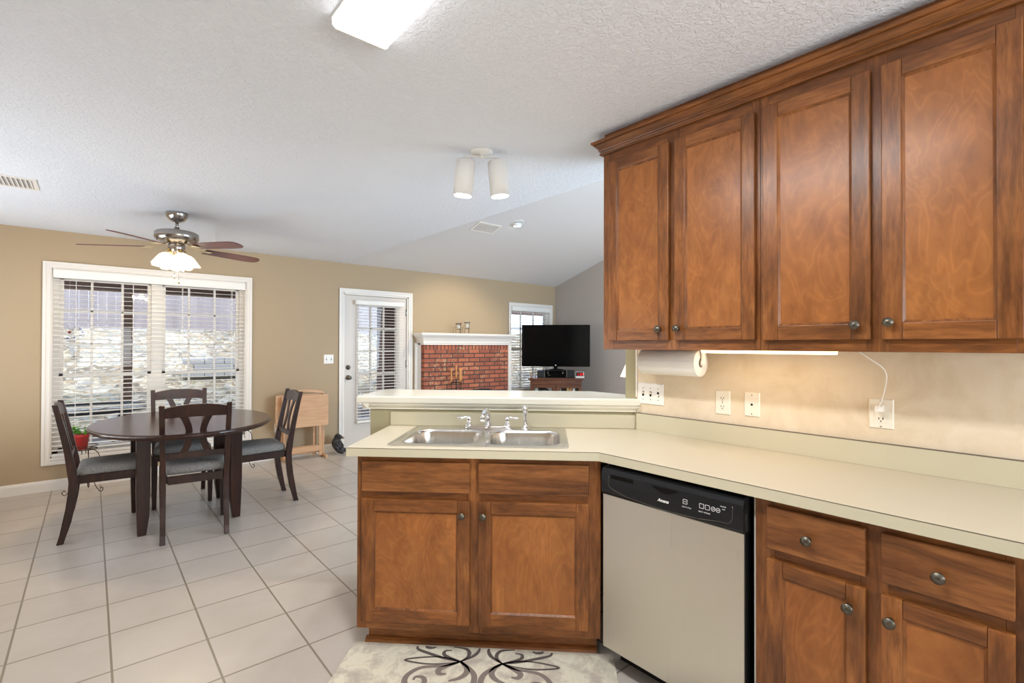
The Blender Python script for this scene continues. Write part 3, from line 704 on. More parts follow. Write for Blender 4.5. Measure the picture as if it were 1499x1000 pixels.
m.prism([(-.163-(SW-.001-a), b) for a, b in pf], SW-.034, SW+.13, 'y'); obj('bar_moulding', m, 'bar_paint', t0)

# ---------------------------------------------------------------- sink and taps
t = thing('sink', 'stainless steel double bowl sink set in the worktop', 'sink', (*PO, .914), R(-45))
bowls = ((.163, .527, .062, .437), (.557, .915, .062, .437))
m = MB(); m.smooth = False
m.prism(rrect(SX0, SX1, SY0, SY1, .022, 5), .0006, .0042, holes=[rrect(*b, .085, 8) for b in bowls]); 
m.prism(rrect(SX0+.012, SX0+.016, SY0+.03, SY1-.03, .0018, 2), .0042, .0062); m.prism(rrect(SX1-.022, SX1-.016, SY0+.03, SY1-.03, .0018, 2), .0042, .0062); m.prism(rrect(SX1-.012, SX1-.009, SY0+.03, SY1-.03, .0014, 2), .0042, .0062)
obj('rim', m, 'steel', t, bevel=.0012)
for b in bowls:
    m = MB(); m.smooth = True; secs = []
    for dz, ins, rr in ((.0045, -.003, .087), (.0055, 0, .085), (.0, .004, .083), (-.01, .007, .08), (-.08, .012, .078), (-.145, .018, .074), (-.165, .028, .068), (-.178, .05, .055), (-.182, .09, .04)):
        secs.append([(x, y, dz) for x, y in rrect(b[0]+ins, b[1]-ins, b[2]+ins, b[3]-ins, rr, 8)])
    rs = [[m.b.verts.new(p) for p in q] for q in secs]; n_ = len(rs[0]); fs = []
    for A_, B_ in zip(rs, rs[1:]):
        for k in range(n_): fs.append(m.b.faces.new((A_[k], A_[(k+1) % n_], B_[(k+1) % n_], B_[k])))
    fs.append(m.b.faces.new(rs[-1])); m._fin(fs); bo = obj('bowl', m, 'steel', t)
    m = MB(); m.lathe([(0, -.1800), (.025, -.1800), (.040, -.1785), (.044, -.1812)], ((b[0]+b[1])/2, (b[2]+b[3])/2+.03, 0)); obj('drain', m, 'chrome', bo)
t = thing('faucet', 'chrome two handle faucet at the back of the sink', 'faucet', (*PL(.530, .492), .9185), R(-45))
m = MB(); m.smooth = True
m.prism(rrect(-.128, .128, -.026, .026, .025, 6), 0, .010); m.prism(rrect(-.118, .118, -.020, .020, .019, 6), .010, .016); obj('base_plate', m, 'chrome', t, bevel=.003)
m = MB(); m.tube([(0, 0, .012), (0, 0, .05), (0, -.006, .078), (0, -.028, .098), (-.003, -.075, .108), (-.006, -.125, .104), (-.008, -.152, .090), (-.009, -.156, .070)], [.019, .016, .0145, .013, .012, .0115, .012, .0135], 16); obj('spout', m, 'chrome', t)
m = MB(); m.cyl((-.009, -.1562, .070), (-.009, -.157, .058), .0125, .0125, 16); obj('aerator', m, 'plate', t)
for s_ in (-1, 1):
    m = MB(); m.lathe([(0, .012), (.021, .012), (.020, .022), (.013, .034), (.011, .044), (.014, .052), (.012, .062), (0, .066)], (s_*.105, 0, 0), 18)
    m.tube([(s_*.105, 0, .056), (s_*.122, -.002, .060), (s_*.145, -.004, .056), (s_*.165, -.006, .060)], [.008, .0065, .0055, .0075], 10)
    obj('handle', m, 'chrome', t)
t = thing('side_sprayer', 'chrome side sprayer standing right of the faucet', 'sprayer', (*PL(.733, .487), .9185), R(-45))
m = MB(); m.lathe([(0, 0), (.026, 0), (.025, .006), (.017, .012), (.013, .02), (0, .02)]); obj('escutcheon', m, 'chrome', t)
m = MB(); m.tube([(0, 0, .018), (0, 0, .05), (0, -.001, .085), (-.001, -.004, .104), (-.003, -.016, .116), (-.004, -.030, .112)], [.0105, .0095, .0125, .015, .0145, .013], 14); obj('spray_head', m, 'chrome', t)
m = MB(); m.cyl(*[PL(.655, .48)+(z,) for z in (.9183, .9205)], .014); tag(obj('hole_cover', m, 'steel'), 'small steel cap on the sink deck between faucet and sprayer', 'cover')

# ---------------------------------------------------------------- wall plates, cord, undercabinet lamp, paper towels
def plate(name, label, cat, y_far, y_near, z0, z1, n, kind, x=XW, matn='plate'):
    """plates on the kitchen wall; local x runs towards the camera, y into the wall"""
    w, h = y_far-y_near, z1-z0
    t = thing(name, label, cat, (x, (y_far+y_near)/2, (z0+z1)/2), R(-90))
    m = MB(); m.hexa([(-w/2, 0, -h/2), (w/2, 0, -h/2), (w/2, 0, h/2), (-w/2, 0, h/2)], [(-w/2+.004, -.006, -h/2+.004), (w/2-.004, -.006, -h/2+.004), (w/2-.004, -.006, h/2-.004), (-w/2+.004, -.006, h/2-.004)])
    obj('cover_plate', m, matn, t, bevel=.001)
    def screws(xs, zs):
        Q = Matrix.Rotation(R(90), 4, 'X')
        for a in xs:
            for b in zs: m = MB(); m.lathe([(.0028, 0), (.0028, .001), (0, .0012)], (a, -.006, b), 10, Q); obj('screw', m, 'nickel', t)
    if kind == 'toggle':
        cs = [(-w/2+w*(i+.5)/n) for i in range(n)] if n != 3 else [-.046+.003, .003, .049]
        screws(cs, (-.030, .030))
        for i, c in enumerate(cs):
            m = MB(); up = 1 if i < 2 else -1; m.box(c-.0055, c+.0055, -.0068, -.006, -.013, .013); m.k = 1
            m.hexa([(c-.0045, -.006, up*.002-.004), (c+.0045, -.006, up*.002-.004), (c+.0045, -.006, up*.002+.004), (c-.0045, -.006, up*.002+.004)], [(c-.0035, -.018, up*.009-.003), (c+.0035, -.018, up*.009-.003), (c+.0035, -.018, up*.009+.003), (c-.0035, -.018, up*.009+.003)])
            obj('toggle', m, ['hole', 'plate_cream'], t)
    elif kind == 'duplex':
        screws((0,), (0,))
        for s_ in (-1, 1):
            m = MB(); m.prism(rrect(-.016, .016, s_*.0195-.013, s_*.0195+.013, .009, 5), -.0075, -.0058, 'y'); m.k = 1
            for dx in (-.0062, .0062): m.box(dx-.0012, dx+.0012, -.0079, -.0074, s_*.0195-.002, s_*.0195+.006)
            m.cyl((0, -.0079, s_*.0195-.0075), (0, -.0074, s_*.0195-.0075), .0024, seg=8); obj('socket', m, [matn, 'hole'], t)
    elif kind == 'jack':
        screws((0,), (-.042, .042)); m = MB(); m.box(-.0045, .0045, -.0066, -.006, -.005, .004); obj('jack', m, 'hole', t)
    elif kind == 'decora':
        screws((0,), (-.048, .048)); m = MB(); m.prism(rrect(-.0165, .0165, -.033, .033, .002, 2), -.0085, -.0058, 'y'); m.k = 1
        for s_ in (-1, 1):
            for dx in (-.0062, .0062): m.box(dx-.0012, dx+.0012, -.0090, -.0084, s_*.020-.002, s_*.020+.006)
            m.cyl((0, -.0090, s_*.020-.0075), (0, -.0084, s_*.020-.0075), .0024, seg=8)
        obj('socket', m, ['plate_cream', 'hole'], t)
    return t
plate('light_switch', 'white triple toggle switch plate below the paper towel roll', 'light switch', 1.590, 1.430, 1.055, 1.170, 3, 'toggle')
plate('electrical_outlet', 'cream two socket outlet between the switches and the jack plate', 'outlet', 1.150, 1.078, 1.045, 1.160, 1, 'duplex', matn='plate_cream')
plate('phone_jack', 'cream single jack wall plate with a small central hole', 'wall plate', 1.014, .944, 1.050, 1.161, 1, 'jack', matn='plate_cream')
gf = plate('electrical_outlet', 'square cornered outlet with the lamp cord plugged into it', 'outlet', .541, .462, 1.058, 1.172, 1, 'decora', matn='plate_cream')
# plug and cord
t = thing('power_cord', 'thin white cord hanging from under the wall cabinet to the outlet', 'cord', (2.255, .500, 1.137))
m = MB(); m.box(-.030, .0065, -.010, .013, -.012, .012); obj('plug', m, 'plate', t, bevel=.003)
m = MB()
m.tube(smooth_path([(-.028, .004, -.002), (-.040, -.010, .03), (-.045, -.022, .075), (-.05, -.028, .125), (-.06, -.018, .155), (-.085, .012, .185), (-.11, .05, .220), (-.13, .08, .237)]), .0023, 8); obj('wire', m, 'plate', t)
t = thing('undercabinet_light', 'lit warm strip lamp fixed under the wall cabinets', 'light fixture', (2.10, .86, 1.372))
m = MB(); m.box(-.045, .045, -.27, .27, -.022, 0); obj('housing', m, 'bulb_white', t, bevel=.003)
m = MB(); m.prism([(-.036, -.022), (.036, -.022), (.028, -.034), (-.028, -.034)], -.255, .255, 'y'); obj('lens', m, 'e_under', t)
lamp('undercabinet_glow', 'AREA', (2.10, .86, 1.335), .30, (1, .70, .42), (.05, .5), (0, R(12), 0))
t = thing('paper_towel_holder', 'white paper towel holder screwed below the wall cabinet', 'towel holder', (2.14, 1.30, 1.358))
for s_ in (-1, 1):
    m = MB(); yy = .172 if s_ > 0 else -.157; m.sweep([[(-.014, yy-.006, 0), (.014, yy-.006, 0), (.014, yy+.006, 0), (-.014, yy+.006, 0)], [(-.011, yy-.006, -.045), (.011, yy-.006, -.045), (.011, yy+.006, -.045), (-.011, yy+.006, -.045)], [(-.012, yy-.007, -.075), (.012, yy-.007, -.075), (.012, yy+.007, -.075), (-.012, yy+.007, -.075)]])
    m.cyl((0, yy-s_*.008, -.068), (0, yy+s_*.004, -.068), .015); obj('arm', m, 'plate', t, bevel=.003)
m = MB(); m.box(-.016, .016, -.163, .178, -.005, 0); obj('mounting_bar', m, 'plate', t)
m = MB(); Q = Matrix.Rotation(R(-90), 4, 'X')
m.lathe([(.021, 0), (.062, 0), (.0635, .002), (.0635, .303), (.062, .305), (.021, .305), (.021, 0)], (0, -.145, 0), 48, Q)
pr = []
for i in range(20): a = R(150+i*6); pr.append((.0635*math.cos(a), .0635*math.sin(a)))
m.box(-.0655, -.060, -.144, .159, .003, .0045)
o = obj('paper_towel_roll', m, 'paper', None, loc=(2.14, 1.30, 1.290)); tag(o, 'thick white paper towel roll on the holder under the wall cabinet', 'paper towels')

# ---------------------------------------------------------------- rug
t = thing('kitchen_rug', 'cream patterned mat with dark scrolls in front of the sink cabinet', 'rug', (*PO, 0), R(-45))
m = MB(); m.prism(rrect(-.025, 1.142, -.78, .044, .02, 4), 0.0005, .011); obj('mat_body', m, 'rug', t, bevel=.003)
SC = [[[.483, -.061], [.417, -.047], [.331, -.015], [.281, .008], [.271, .030]], [[.357, .030], [.338, .022], [.317, .026], [.311, .036]],
[[.483, -.061], [.508, -.032], [.511, .002], [.49, .028], [.435, .037]], [[.483, -.061], [.457, -.051], [.425, -.036], [.402, -.018], [.404, .006], [.433, .012]],
[[.483, -.061], [.531, -.022], [.549, .010], [.553, .037]], [[.483, -.061], [.414, -.040], [.335, -.042], [.241, -.069], [.339, -.088], [.424, -.079], [.483, -.061]],
[[.483, -.061], [.427, -.091], [.327, -.113], [.283, -.159], [.280, -.205], [.305, -.235], [.35, -.225], [.36, -.195], [.345, -.172], [.318, -.172], [.313, -.192]],
[[.483, -.061], [.428, -.098], [.402, -.121], [.41, -.146], [.438, -.144]], [[.483, -.061], [.514, -.098], [.52, -.133], [.498, -.165], [.456, -.186]],
[[.483, -.061], [.529, -.104], [.556, -.15], [.555, -.21], [.52, -.27], [.45, -.31]]]
m = MB()
def stripe(pts, w):
    pts = [Vector((p[0], p[1], 0)) for p in pts]; pts = smooth_path(pts, 6); n = len(pts); L_ = []; R_ = []
    for i, p in enumerate(pts):
        tt = (pts[min(i+1, n-1)]-pts[max(i-1, 0)]).normalized(); nn = Vector((-tt.y, tt.x, 0)); ww = w*(.45+.75*math.sin(PI*min(1, i/(n-1))))
        L_.append(m.b.verts.new((p.x+nn.x*ww, p.y+nn.y*ww, .0116))); R_.append(m.b.verts.new((p.x-nn.x*ww, p.y-nn.y*ww, .0116)))
    m._fin([m.b.faces.new((L_[i], R_[i], R_[i+1], L_[i+1])) for i in range(n-1)])
for i, s_ in enumerate(SC):
    m.k = 0 if i < 5 else 1
    if i == 5: m.k = 0
    w_ = .0072 if i < 5 else (.0045 if i == 5 else .0105)
    for mx in (0, 1):
        for my in (0, 1):
            q = [((1.146-x if mx else x), (-.72-y if my else y)) for x, y in s_]
            stripe(q, w_)
for z_ in (0,): obj('scroll_pattern', m, ['rug_dark', 'rug_mid'], t)

# ---------------------------------------------------------------- ceiling fixtures
t = thing('ceiling_light', 'flat white fluorescent ceiling light with a lit ribbed lens', 'ceiling light', (.683, .98, CH))
m = MB(); m.box(-.100, .100, -.61, .605, -.010, 0); obj('base_pan', m, 'bulb_white', t)
m = MB(); m.prism([(-.098, -.010), (-.096, -.030), (-.086, -.040), (.086, -.040), (.096, -.030), (.098, -.010)], -.60, .60, 'y'); obj('lens', m, 'e_fluor', t)
for s_ in (-1, 1):
    m = MB(); m.prism([(-.100, -.008), (-.098, -.032), (-.087, -.042), (.087, -.042), (.098, -.032), (.100, -.008)], s_*.60, s_*.606, 'y'); obj('end_cap', m, 'bulb_white', t)
lamp('fluorescent_glow', 'AREA', (.683, .98, CH-.05), 24, (.96, .98, 1), (.18, 1.15))
t = thing('ceiling_spotlight', 'twin white cylinder spotlights on a round ceiling plate', 'ceiling light', (1.63, 2.165, CH), R(-38))
m = MB(); m.lathe([(0, 0), (.062, 0), (.062, -.006), (.045, -.016), (.012, -.02), (.012, -.03), (0, -.032)], seg=30); obj('ceiling_plate', m, 'bulb_white', t)
m = MB(); m.cyl((0, 0, -.03), (0, 0, -.038), .008); m.box(-.09, .09, -.005, .005, -.034, -.026); obj('arm', m, 'bulb_white', t)
for s_ in (-1, 1):
    q = Vector((s_*.018, 0.006, -.2)).normalized().to_track_quat('-Z', 'Y').to_matrix().to_4x4()
    m = MB(); m.lathe([(0, 0), (.045, 0), (.0535, -.008), (.0535, -.195), (.050, -.195), (.049, -.185)], (s_*.086, 0, -.052), 32, q)
    sh = obj('lamp_shade', m, 'bulb_white', t)
    m = MB(); m.lathe([(0, -.187), (.0495, -.187)], (s_*.086, 0, -.052), 28, q); obj('bulb', m, 'e_spot', sh)
    wp_ = Vector((1.63, 2.165, CH)) + Matrix.Rotation(R(-38), 3, 'Z') @ Vector((s_*.105, .006, -.27))
    lamp('spot_glow', 'SPOT', wp_, 16, (1, .95, .88), .03, spot_size=R(110), spot_blend=.7)

def vent(name, label, loc, mat4, w, l, n, dark):
    t = thing(name, label, 'vent'); t.matrix_world = mat4
    m = MB(); m.prism(rrect(-l/2, l/2, -w/2, w/2, .004, 2), -.008, 0, holes=[rrect(-l/2+.022, l/2-.022, -w/2+.022, w/2-.022, .002, 2)]); obj('frame', m, 'white', t)
    m = MB(); m.box(-l/2+.022, l/2-.022, -w/2+.022, w/2-.022, -.0015, -.0005); obj('backing', m, dark, t)
    m = MB(); 
    for i in range(n):
        x = -l/2+.03+(l-.06)*i/(n-1); m.hexa([(x-.006, -w/2+.022, -.001), (x-.004, -w/2+.022, -.001), (x-.004, w/2-.022, -.001), (x-.006, w/2-.022, -.001)], [(x+.002, -w/2+.022, -.008), (x+.004, -w/2+.022, -.008), (x+.004, w/2-.022, -.008), (x+.002, w/2-.022, -.008)])
    obj('slats', m, 'white', t); return t
M['vent_dark'] = mat('vent_shadow_grey', (.42, .41, .40), .8)
vent('ceiling_vent', 'white slatted air vent in the flat dining ceiling', None, Matrix.Translation((-.40, 4.575, CH)) , .285, .24, 9, 'vent_dark')
# vault plane frame: x along X, y down-slope, normal downwards
sl = math.atan(.313)
def vaultm(x, y): return Matrix.Translation((x, y, vz(y))) @ Matrix.Rotation(-sl, 4, 'X')
vent('ceiling_vent', 'small air vent with a dark end in the sloped ceiling', None, vaultm(3.80, 4.95), .22, .36, 12, 'vent_dark')
t = thing('recessed_spotlight', 'small lit eyeball spotlight in the sloped ceiling', 'ceiling light'); t.matrix_world = vaultm(4.13, 4.72)
m = MB(); m.lathe([(.062, 0), (.085, 0), (.085, -.004), (.066, -.007), (.062, 0)], seg=30); obj('trim_ring', m, 'white', t)
q = Matrix.Rotation(R(26), 4, 'X')
m = MB(); m.lathe([(.0, .0), (.062, .0), (.060, -.02), (.052, -.040), (.045, -.043)], (0, 0, 0), 28, q); eb = obj('eyeball', m, 'bulb_white', t)
m = MB(); m.lathe([(0, -.041), (.046, -.041)], (0, 0, 0), 24, q); obj('bulb', m, 'e_spot', eb)
lamp('eyeball_glow', 'SPOT', (4.13, 4.80, vz(4.72)-.09), 60, (1, .86, .66), .03, rot=(R(30), 0, 0), spot_size=R(95), spot_blend=.6)

# ---------------------------------------------------------------- ceiling fan
t = thing('ceiling_fan', 'five blade ceiling fan with a lit glass light kit over the dining table', 'ceiling fan', (.523, 4.808, CH))
m = MB(); m.lathe([(0, 0), (.076, 0), (.078, -.012), (.072, -.035), (.052, -.062), (.028, -.074), (0, -.076)], seg=32); obj('canopy', m, 'nickel', t)
m = MB(); m.cyl((0, 0, -.07), (0, 0, -.145), .012); m.lathe([(0, -.115), (.018, -.117), (.026, -.145), (.030, -.152), (0, -.153)], seg=24); obj('downrod', m, 'nickel', t)
m = MB(); m.lathe([(0, -.150), (.10, -.152), (.140, -.158), (.152, -.168), (.154, -.198), (.150, -.215), (.135, -.235), (.110, -.248), (.080, -.254), (0, -.256)], seg=48); obj('motor_housing', m, 'nickel', t)
m = MB(); m.lathe([(0, -.254), (.055, -.256), (.060, -.280), (.054, -.310), (.042, -.332), (.020, -.345), (0, -.347)], seg=32); obj('switch_housing', m, 'nickel', t)
for k in range(5):
    a = R(13.5+72*k); Qz = Matrix.Rotation(a, 4, 'Z')
    rb = MB()
    rb.sweep([[Vector((x, -w, z-.003)), Vector((x, w, z-.003)), Vector((x, w, z+.002)), Vector((x, -w, z+.002))] for x, w, z in ((.085, .014, -.252), (.13, .012, -.268), (.17, .016, -.283), (.205, .040, -.288), (.25, .036, -.290))])
    b1 = obj('blade_iron', rb, 'brass', t, bevel=.001); b1.matrix_local = Qz
    bl = MB(); n_ = 14; up_ = []; lo_ = []
    out_ = [(.205, -.052), (.35, -.060), (.52, -.066), (.60, -.064), (.645, -.048), (.662, -.02), (.662, .02), (.645, .048), (.60, .064), (.52, .066), (.35, .060), (.205, .052)]
    bl.prism(out_, -.003, .003); b2 = obj('blade', bl, 'blade', t)
    b2.matrix_local = Qz @ Matrix.Translation((.2, 0, -.283)) @ Matrix.Rotation(R(1.8), 4, 'Y') @ Matrix.Rotation(R(-11), 4, 'X') @ Matrix.Translation((-.2, 0, 0))
for k in range(4):
    a = R(20+90*k); dirv = Vector((math.cos(a)*.27, math.sin(a)*.27, -.95)).normalized()
    q = dirv.to_track_quat('Z', 'X').to_matrix().to_4x4(); st = Vector((math.cos(a)*.062, math.sin(a)*.062, -.330))
    m = MB(); m.cyl(st-dirv*.03, st+dirv*.022, .013, .017); arm = obj('light_arm', m, 'brass', t)
    m = MB(); seg = 36; prf = [(.022, .010), (.036, .018), (.052, .036), (.064, .062), (.073, .088), (.082, .112), (.087, .120)]
    rings = []
    for r_, z_ in prf:
        rings.append([m.b.verts.new(Vector((st)) + q @ Vector(((r_*(1+.05*(z_/.115)*math.cos(6*2*PI*i/seg)))*math.cos(2*PI*i/seg), (r_*(1+.05*(z_/.115)*math.cos(6*2*PI*i/seg)))*math.sin(2*PI*i/seg), z_+(.005*math.cos(6*2*PI*i/seg) if z_ > .1 else 0)))) for i in range(seg)])
    for A_, B_ in zip(rings, rings[1:]):
        for i in range(seg): f = m.b.faces.new((A_[i], A_[(i+1) % seg], B_[(i+1) % seg], B_[i])); f.smooth = True
    o = obj('glass_shade', m, 'e_fan', arm); sm = o.modifiers.new('thick', 'SOLIDIFY'); sm.thickness = .003
    wp_ = Vector((.523, 4.808, CH)) + st + dirv*.13
    lamp('fan_glow', 'POINT', wp_, 8, (1, .80, .54), .035)
for dx, L_, end in ((.012, .15, .010), (-.018, .11, .008)):
    m = MB(); m.tube([(dx, -.02, -.33), (dx, -.02, -.40-L_)], .0013, 6); m.lathe([(0, 0), (end*.6, -.004), (end, -.014), (end*.5, -.026), (0, -.028)], (dx, -.02, -.40-L_), 12); obj('pull_chain', m, 'brass', t)

# ---------------------------------------------------------------- dining table
t = thing('dining_table', 'oval dark brown dining table below the ceiling fan', 'table', (.585, 4.735, 0))
def ell(a, b, z, n=72): return [(a*math.cos(2*PI*i/n), b*math.sin(2*PI*i/n), z) for i in range(n)]
m = MB(); m.smooth = False
m.sweep([ell(a, a+.172, z) for a, z in ((.578, .722), (.592, .726), (.594, .734), (.606, .738), (.612, .746), (.610, .754), (.602, .757), (.600, .760), (.594, .762))]); obj('tabletop', m, 'dark_top', t)
m = MB()
for sx in (-1, 1): m.box(sx*.29-.012, sx*.29+.012, -.28, .28, .655, .722)
for sy in (-1, 1): m.box(-.26, .26, sy*.31-.012, sy*.315+.012, .655, .722)
obj('apron', m, 'dark_v', t)
for sx in (-1, 1):
    for sy in (-1, 1):
        m = MB(); cx, cy = sx*.295, sy*.315; S_ = []
        for z, h, off in ((0, .026, .006), (.05, .030, .004), (.14, .037, 0), (.30, .041, 0), (.721, .042, 0)):
            x_, y_ = cx+sx*off, cy+sy*off; S_.append([(x_-h, y_-h, z), (x_+h, y_-h, z), (x_+h, y_+h, z), (x_-h, y_+h, z)])
        m.sweep(S_); obj('leg', m, 'dark_v', t, bevel=.004)

# ---------------------------------------------------------------- dining chairs
def make_chair(label):
    t = thing('dining_chair', label, 'chair', (0, 0, 0), 0, 'dining chairs round the oval table')
    # local: +y is the sitter's front; rear legs/posts in one sweep
    def post_y(z): 
        if z < .42: return -.200-.065*((.42-z)/.42)**1.8
        return -.200-.095*((z-.42)/.53)**1.25
    for sx in (-1, 1):
        m = MB(); S_ = []
        for z in (0, .06, .14, .24, .34, .42, .52, .62, .74, .86, .955):
            y = post_y(z); w = .0165; d = .019 if z < .1 else (.024 if z < .6 else .020-.004*(z-.6)/.35); x = sx*(.187+(.003 if z < .42 else .003+.010*(z-.42)/.53))
            S_.append([(x-w, y-d, z), (x+w, y-d, z), (x+w, y+d, z), (x-w, y+d, z)])
        m.sweep(S_); obj('rear_post', m, 'dark_v', t, bevel=.003)
        m = MB(); m.sweep([[(sx*.198-h, .195-h, z), (sx*.198+h, .195-h, z), (sx*.198+h, .195+h, z), (sx*.198-h, .195+h, z)] for z, h in ((0, .015), (.30, .021), (.449, .022))]); obj('front_leg', m, 'dark_v', t, bevel=.003)
    m = MB(); m.box(-.178, .178, .185, .205, .395, .449); m.box(-.166, .166, -.212, -.190, .390, .446)
    for sx in (-1, 1): m.hexa([(sx*.176-.010, -.19, .395), (sx*.176+.010, -.19, .395), (sx*.194+.010, .19, .395), (sx*.194-.010, .19, .395)], [(sx*.176-.010, -.19, .449), (sx*.176+.010, -.19, .449), (sx*.194+.010, .19, .449), (sx*.194-.010, .19, .449)])
    obj('seat_frame', m, 'dark_v', t)
    m = MB(); m.smooth = True
    def outl(k, z, grow): return [(x*(1+.0)+0, y, z) for x, y in rr2(grow)]
    def rr2(g):
        base_ = rrect(-.205, .205, -.178, .222, .045, 5); o_ = []
        for x, y in base_:
            sx_ = 1-.14*max(0, (.222-y)/.40); o_.append((x*sx_*(1+g), (y-.02)*(1+g)+.02))
        return o_
    m.sweep([[(x, y, z) for x, y in rr2(g)] for g, z in ((-.04, .4495), (.01, .455), (.025, .472), (.012, .492), (-.05, .507), (-.22, .516), (-.5, .520), (-.85, .522))]); obj('seat_cushion', m, 'fabric', t)
    # crest rail, arched
    m = MB(); n_ = 14
    S_ = []
    for i in range(n_+1):
        u = -1+2*i/n_; x = u*.188; zt = .930+.026*(1-abs(u)**2.2); zb = .862+.004*(1-u*u); c_ = -.012*(1-u*u)
        yt, yb = post_y(.93)+c_, post_y(.86)+c_
        S_.append([(x, yb-.011, zb), (x, yb+.011, zb), (x, yt+.010, zt), (x, yt-.010, zt)])
    m.sweep(S_); obj('crest_rail', m, 'dark_v', t, bevel=.002)
    m = MB(); zc = .590; y = post_y(zc); m.box(-.182, .182, y-.010, y+.012, zc-.020, zc+.020); obj('lower_rail', m, 'dark_v', t, bevel=.002)
    for sx in (-1, 1):
        m = MB(); S_ = []
        for i in range(13):
            u = i/12; z = .606+(.868-.606)*u; x = sx*(.040+.036*(2*u-1)**2); y = post_y(z); w = .020+.004*abs(2*u-1)
            S_.append([(x-w, y-.006, z), (x+w, y-.006, z), (x+w, y+.006, z), (x-w, y+.006, z)])
        m.sweep(S_); obj('splat', m, 'dark_v', t, bevel=.0015)
    return t
c0 = make_chair('dark wooden dining chair nearest the kitchen, its carved back to the camera')
c0.location = (.595, 4.345, 0); c0.rotation_euler.z = R(-6)
for lab, x, y, rz in (('dark wooden dining chair at the left end, side on beside the flower pot', .118, 4.745, -92),
                      ('dark wooden dining chair at the right end, by the folded pine table', 1.118, 4.725, 89),
                      ('dark wooden dining chair behind the table, with its back to the window', .612, 5.205, 177)):
    c = copy_tree(c0); c['label'] = lab; c.location = (x, y, 0); c.rotation_euler.z = R(rz)

# ---------------------------------------------------------------- plant on a wire stand, empty wire stand
def plant_stand(label, x, y, ring_z, r_, feet=.24):
    t = thing('plant_stand', label, 'plant stand', (x, y, 0))
    m = MB(); 
    for rr, zz in ((r_, ring_z), (r_*.97, ring_z-.03)): m.tube([(rr*math.cos(2*PI*i/28), rr*math.sin(2*PI*i/28), zz) for i in range(28)], .0035, 6, True)
    for a in (0, 90, 45, 135): m.tube([(r_*math.cos(R(a)), r_*math.sin(R(a)), ring_z-.03), (-r_*math.cos(R(a)), -r_*math.sin(R(a)), ring_z-.03)], .0028, 6)
    obj('ring', m, 'wire', t)
    for k in range(3):
        a = R(-40+120*k); c_, s_ = math.cos(a), math.sin(a)
        m = MB(); P_ = [(r_*.3, ring_z-.075), (r_*.28, ring_z-.05), (r_*.55, ring_z-.035), (r_*1.05, ring_z-.045), (r_*1.4, ring_z-.09), (r_*1.35, ring_z-.17), (r_*.9, ring_z*.45), (r_*.95, ring_z*.2), (r_*1.4, .02), (r_*1.65, .012), (r_*1.8, .035), (r_*1.65, .052), (r_*1.52, .038)]
        m.tube(smooth_path([(p*c_, p*s_, z) for p, z in P_], 4), .0035, 6); obj('leg', m, 'wire', t)
    return t
plant_stand('brown wire plant stand holding the red flower pot by the window', -.035, 6.02, .432, .092)
plant_stand('empty brown wire plant stand at the right end of the dining window', 1.275, 6.06, .455, .075)
t = thing('potted_plant', 'small white flowering plant in a red pot behind the left chair', 'potted plant', (-.060, 6.02, .4055))
m = MB(); m.lathe([(0, 0), (.040, 0), (.054, .110), (.058, .112), (.0585, .136), (.053, .136), (.050, .112), (0, .112)], seg=32); obj('pot', m, 'red_pot', t)
m = MB(); m.lathe([(0, .118), (.051, .118)], seg=20); obj('soil', m, 'soil', t)
m = MB(); rn = random.Random(5)
for i in range(150):
    a = rn.uniform(0, 2*PI); el = rn.uniform(.15, 1.4); rr = rn.uniform(.03, .085); c_ = Vector((math.cos(a)*rr*math.cos(el*.6), math.sin(a)*rr*math.cos(el*.6), .135+rr*math.sin(el)*.95))
    d_ = Vector((math.cos(a+rn.uniform(-.5, .5)), math.sin(a+rn.uniform(-.5, .5)), rn.uniform(-.2, .6))).normalized(); s_ = d_.cross(Vector((0, 0, 1))).normalized(); L_ = rn.uniform(.022, .036); w_ = L_*.36; n_ = Vector((0, 0, .004))
    for sg in (-1, 1):
        P_ = [c_, c_+d_*L_*.3+s_*w_*sg*.8+n_, c_+d_*L_*.65+s_*w_*sg*.8+n_, c_+d_*L_-n_]; m.quad(*[tuple(p) for p in P_])
for i in range(14):
    a = 2*PI*i/14; m.tube([(.01*math.cos(a), .01*math.sin(a), .115), (.04*math.cos(a), .04*math.sin(a), .165)], .0015, 5)
obj('foliage', m, 'leaf', t)
m = MB()
for dx, dy, dz in ((-.03, -.05, .197), (.045, -.03, .20), (.005, -.07, .170)):
    for k in range(5):
        a = 2*PI*k/5; m.ball((dx+.008*math.cos(a), dy-.004, dz+.008*math.sin(a)), .0065, 1, .4, 1, 8)
obj('flowers', m, 'petal', t)

# ---------------------------------------------------------------- folded pine tray tables, bear, door-side switch, low outlet
def tray(label, x, y, z0, z1, w, rz=0, full=True):
    t = thing('folding_tray_table', label, 'folding table', (x, y, 0), rz, None)
    m = MB(); m.prism(rrect(-w/2, w/2, z0, z1, .012, 3), -.018, 0, 'y'); obj('tabletop', m, 'pine', t, bevel=.004)
    for s_ in (-1, 1):
        m = MB(); m.box(s_*w*.36-.011, s_*w*.36+.011, .004, .024, .02, z1-.06); obj('leg', m, 'pine', t, bevel=.002)
        m = MB(); m.box(s_*w*.36-.034 if s_ > 0 else -w*.36+.012, s_*w*.36-.012 if s_ > 0 else -w*.36+.034, -.014, .003, .02, z0+.02); obj('leg', m, 'pine', t, bevel=.002)
    m = MB(); m.box(-w*.345, w*.345, -.030, -.016, .085, .150); obj('cross_bar', m, 'pine', t, bevel=.002)
    return t
tray('folded pine tray table with its top hanging down, front of the pair', 1.955, 6.085, .385, .762, .54, R(1))
tray('folded pine tray table leaning close to the wall, behind its twin', 1.905, 6.150, .40, .775, .54)
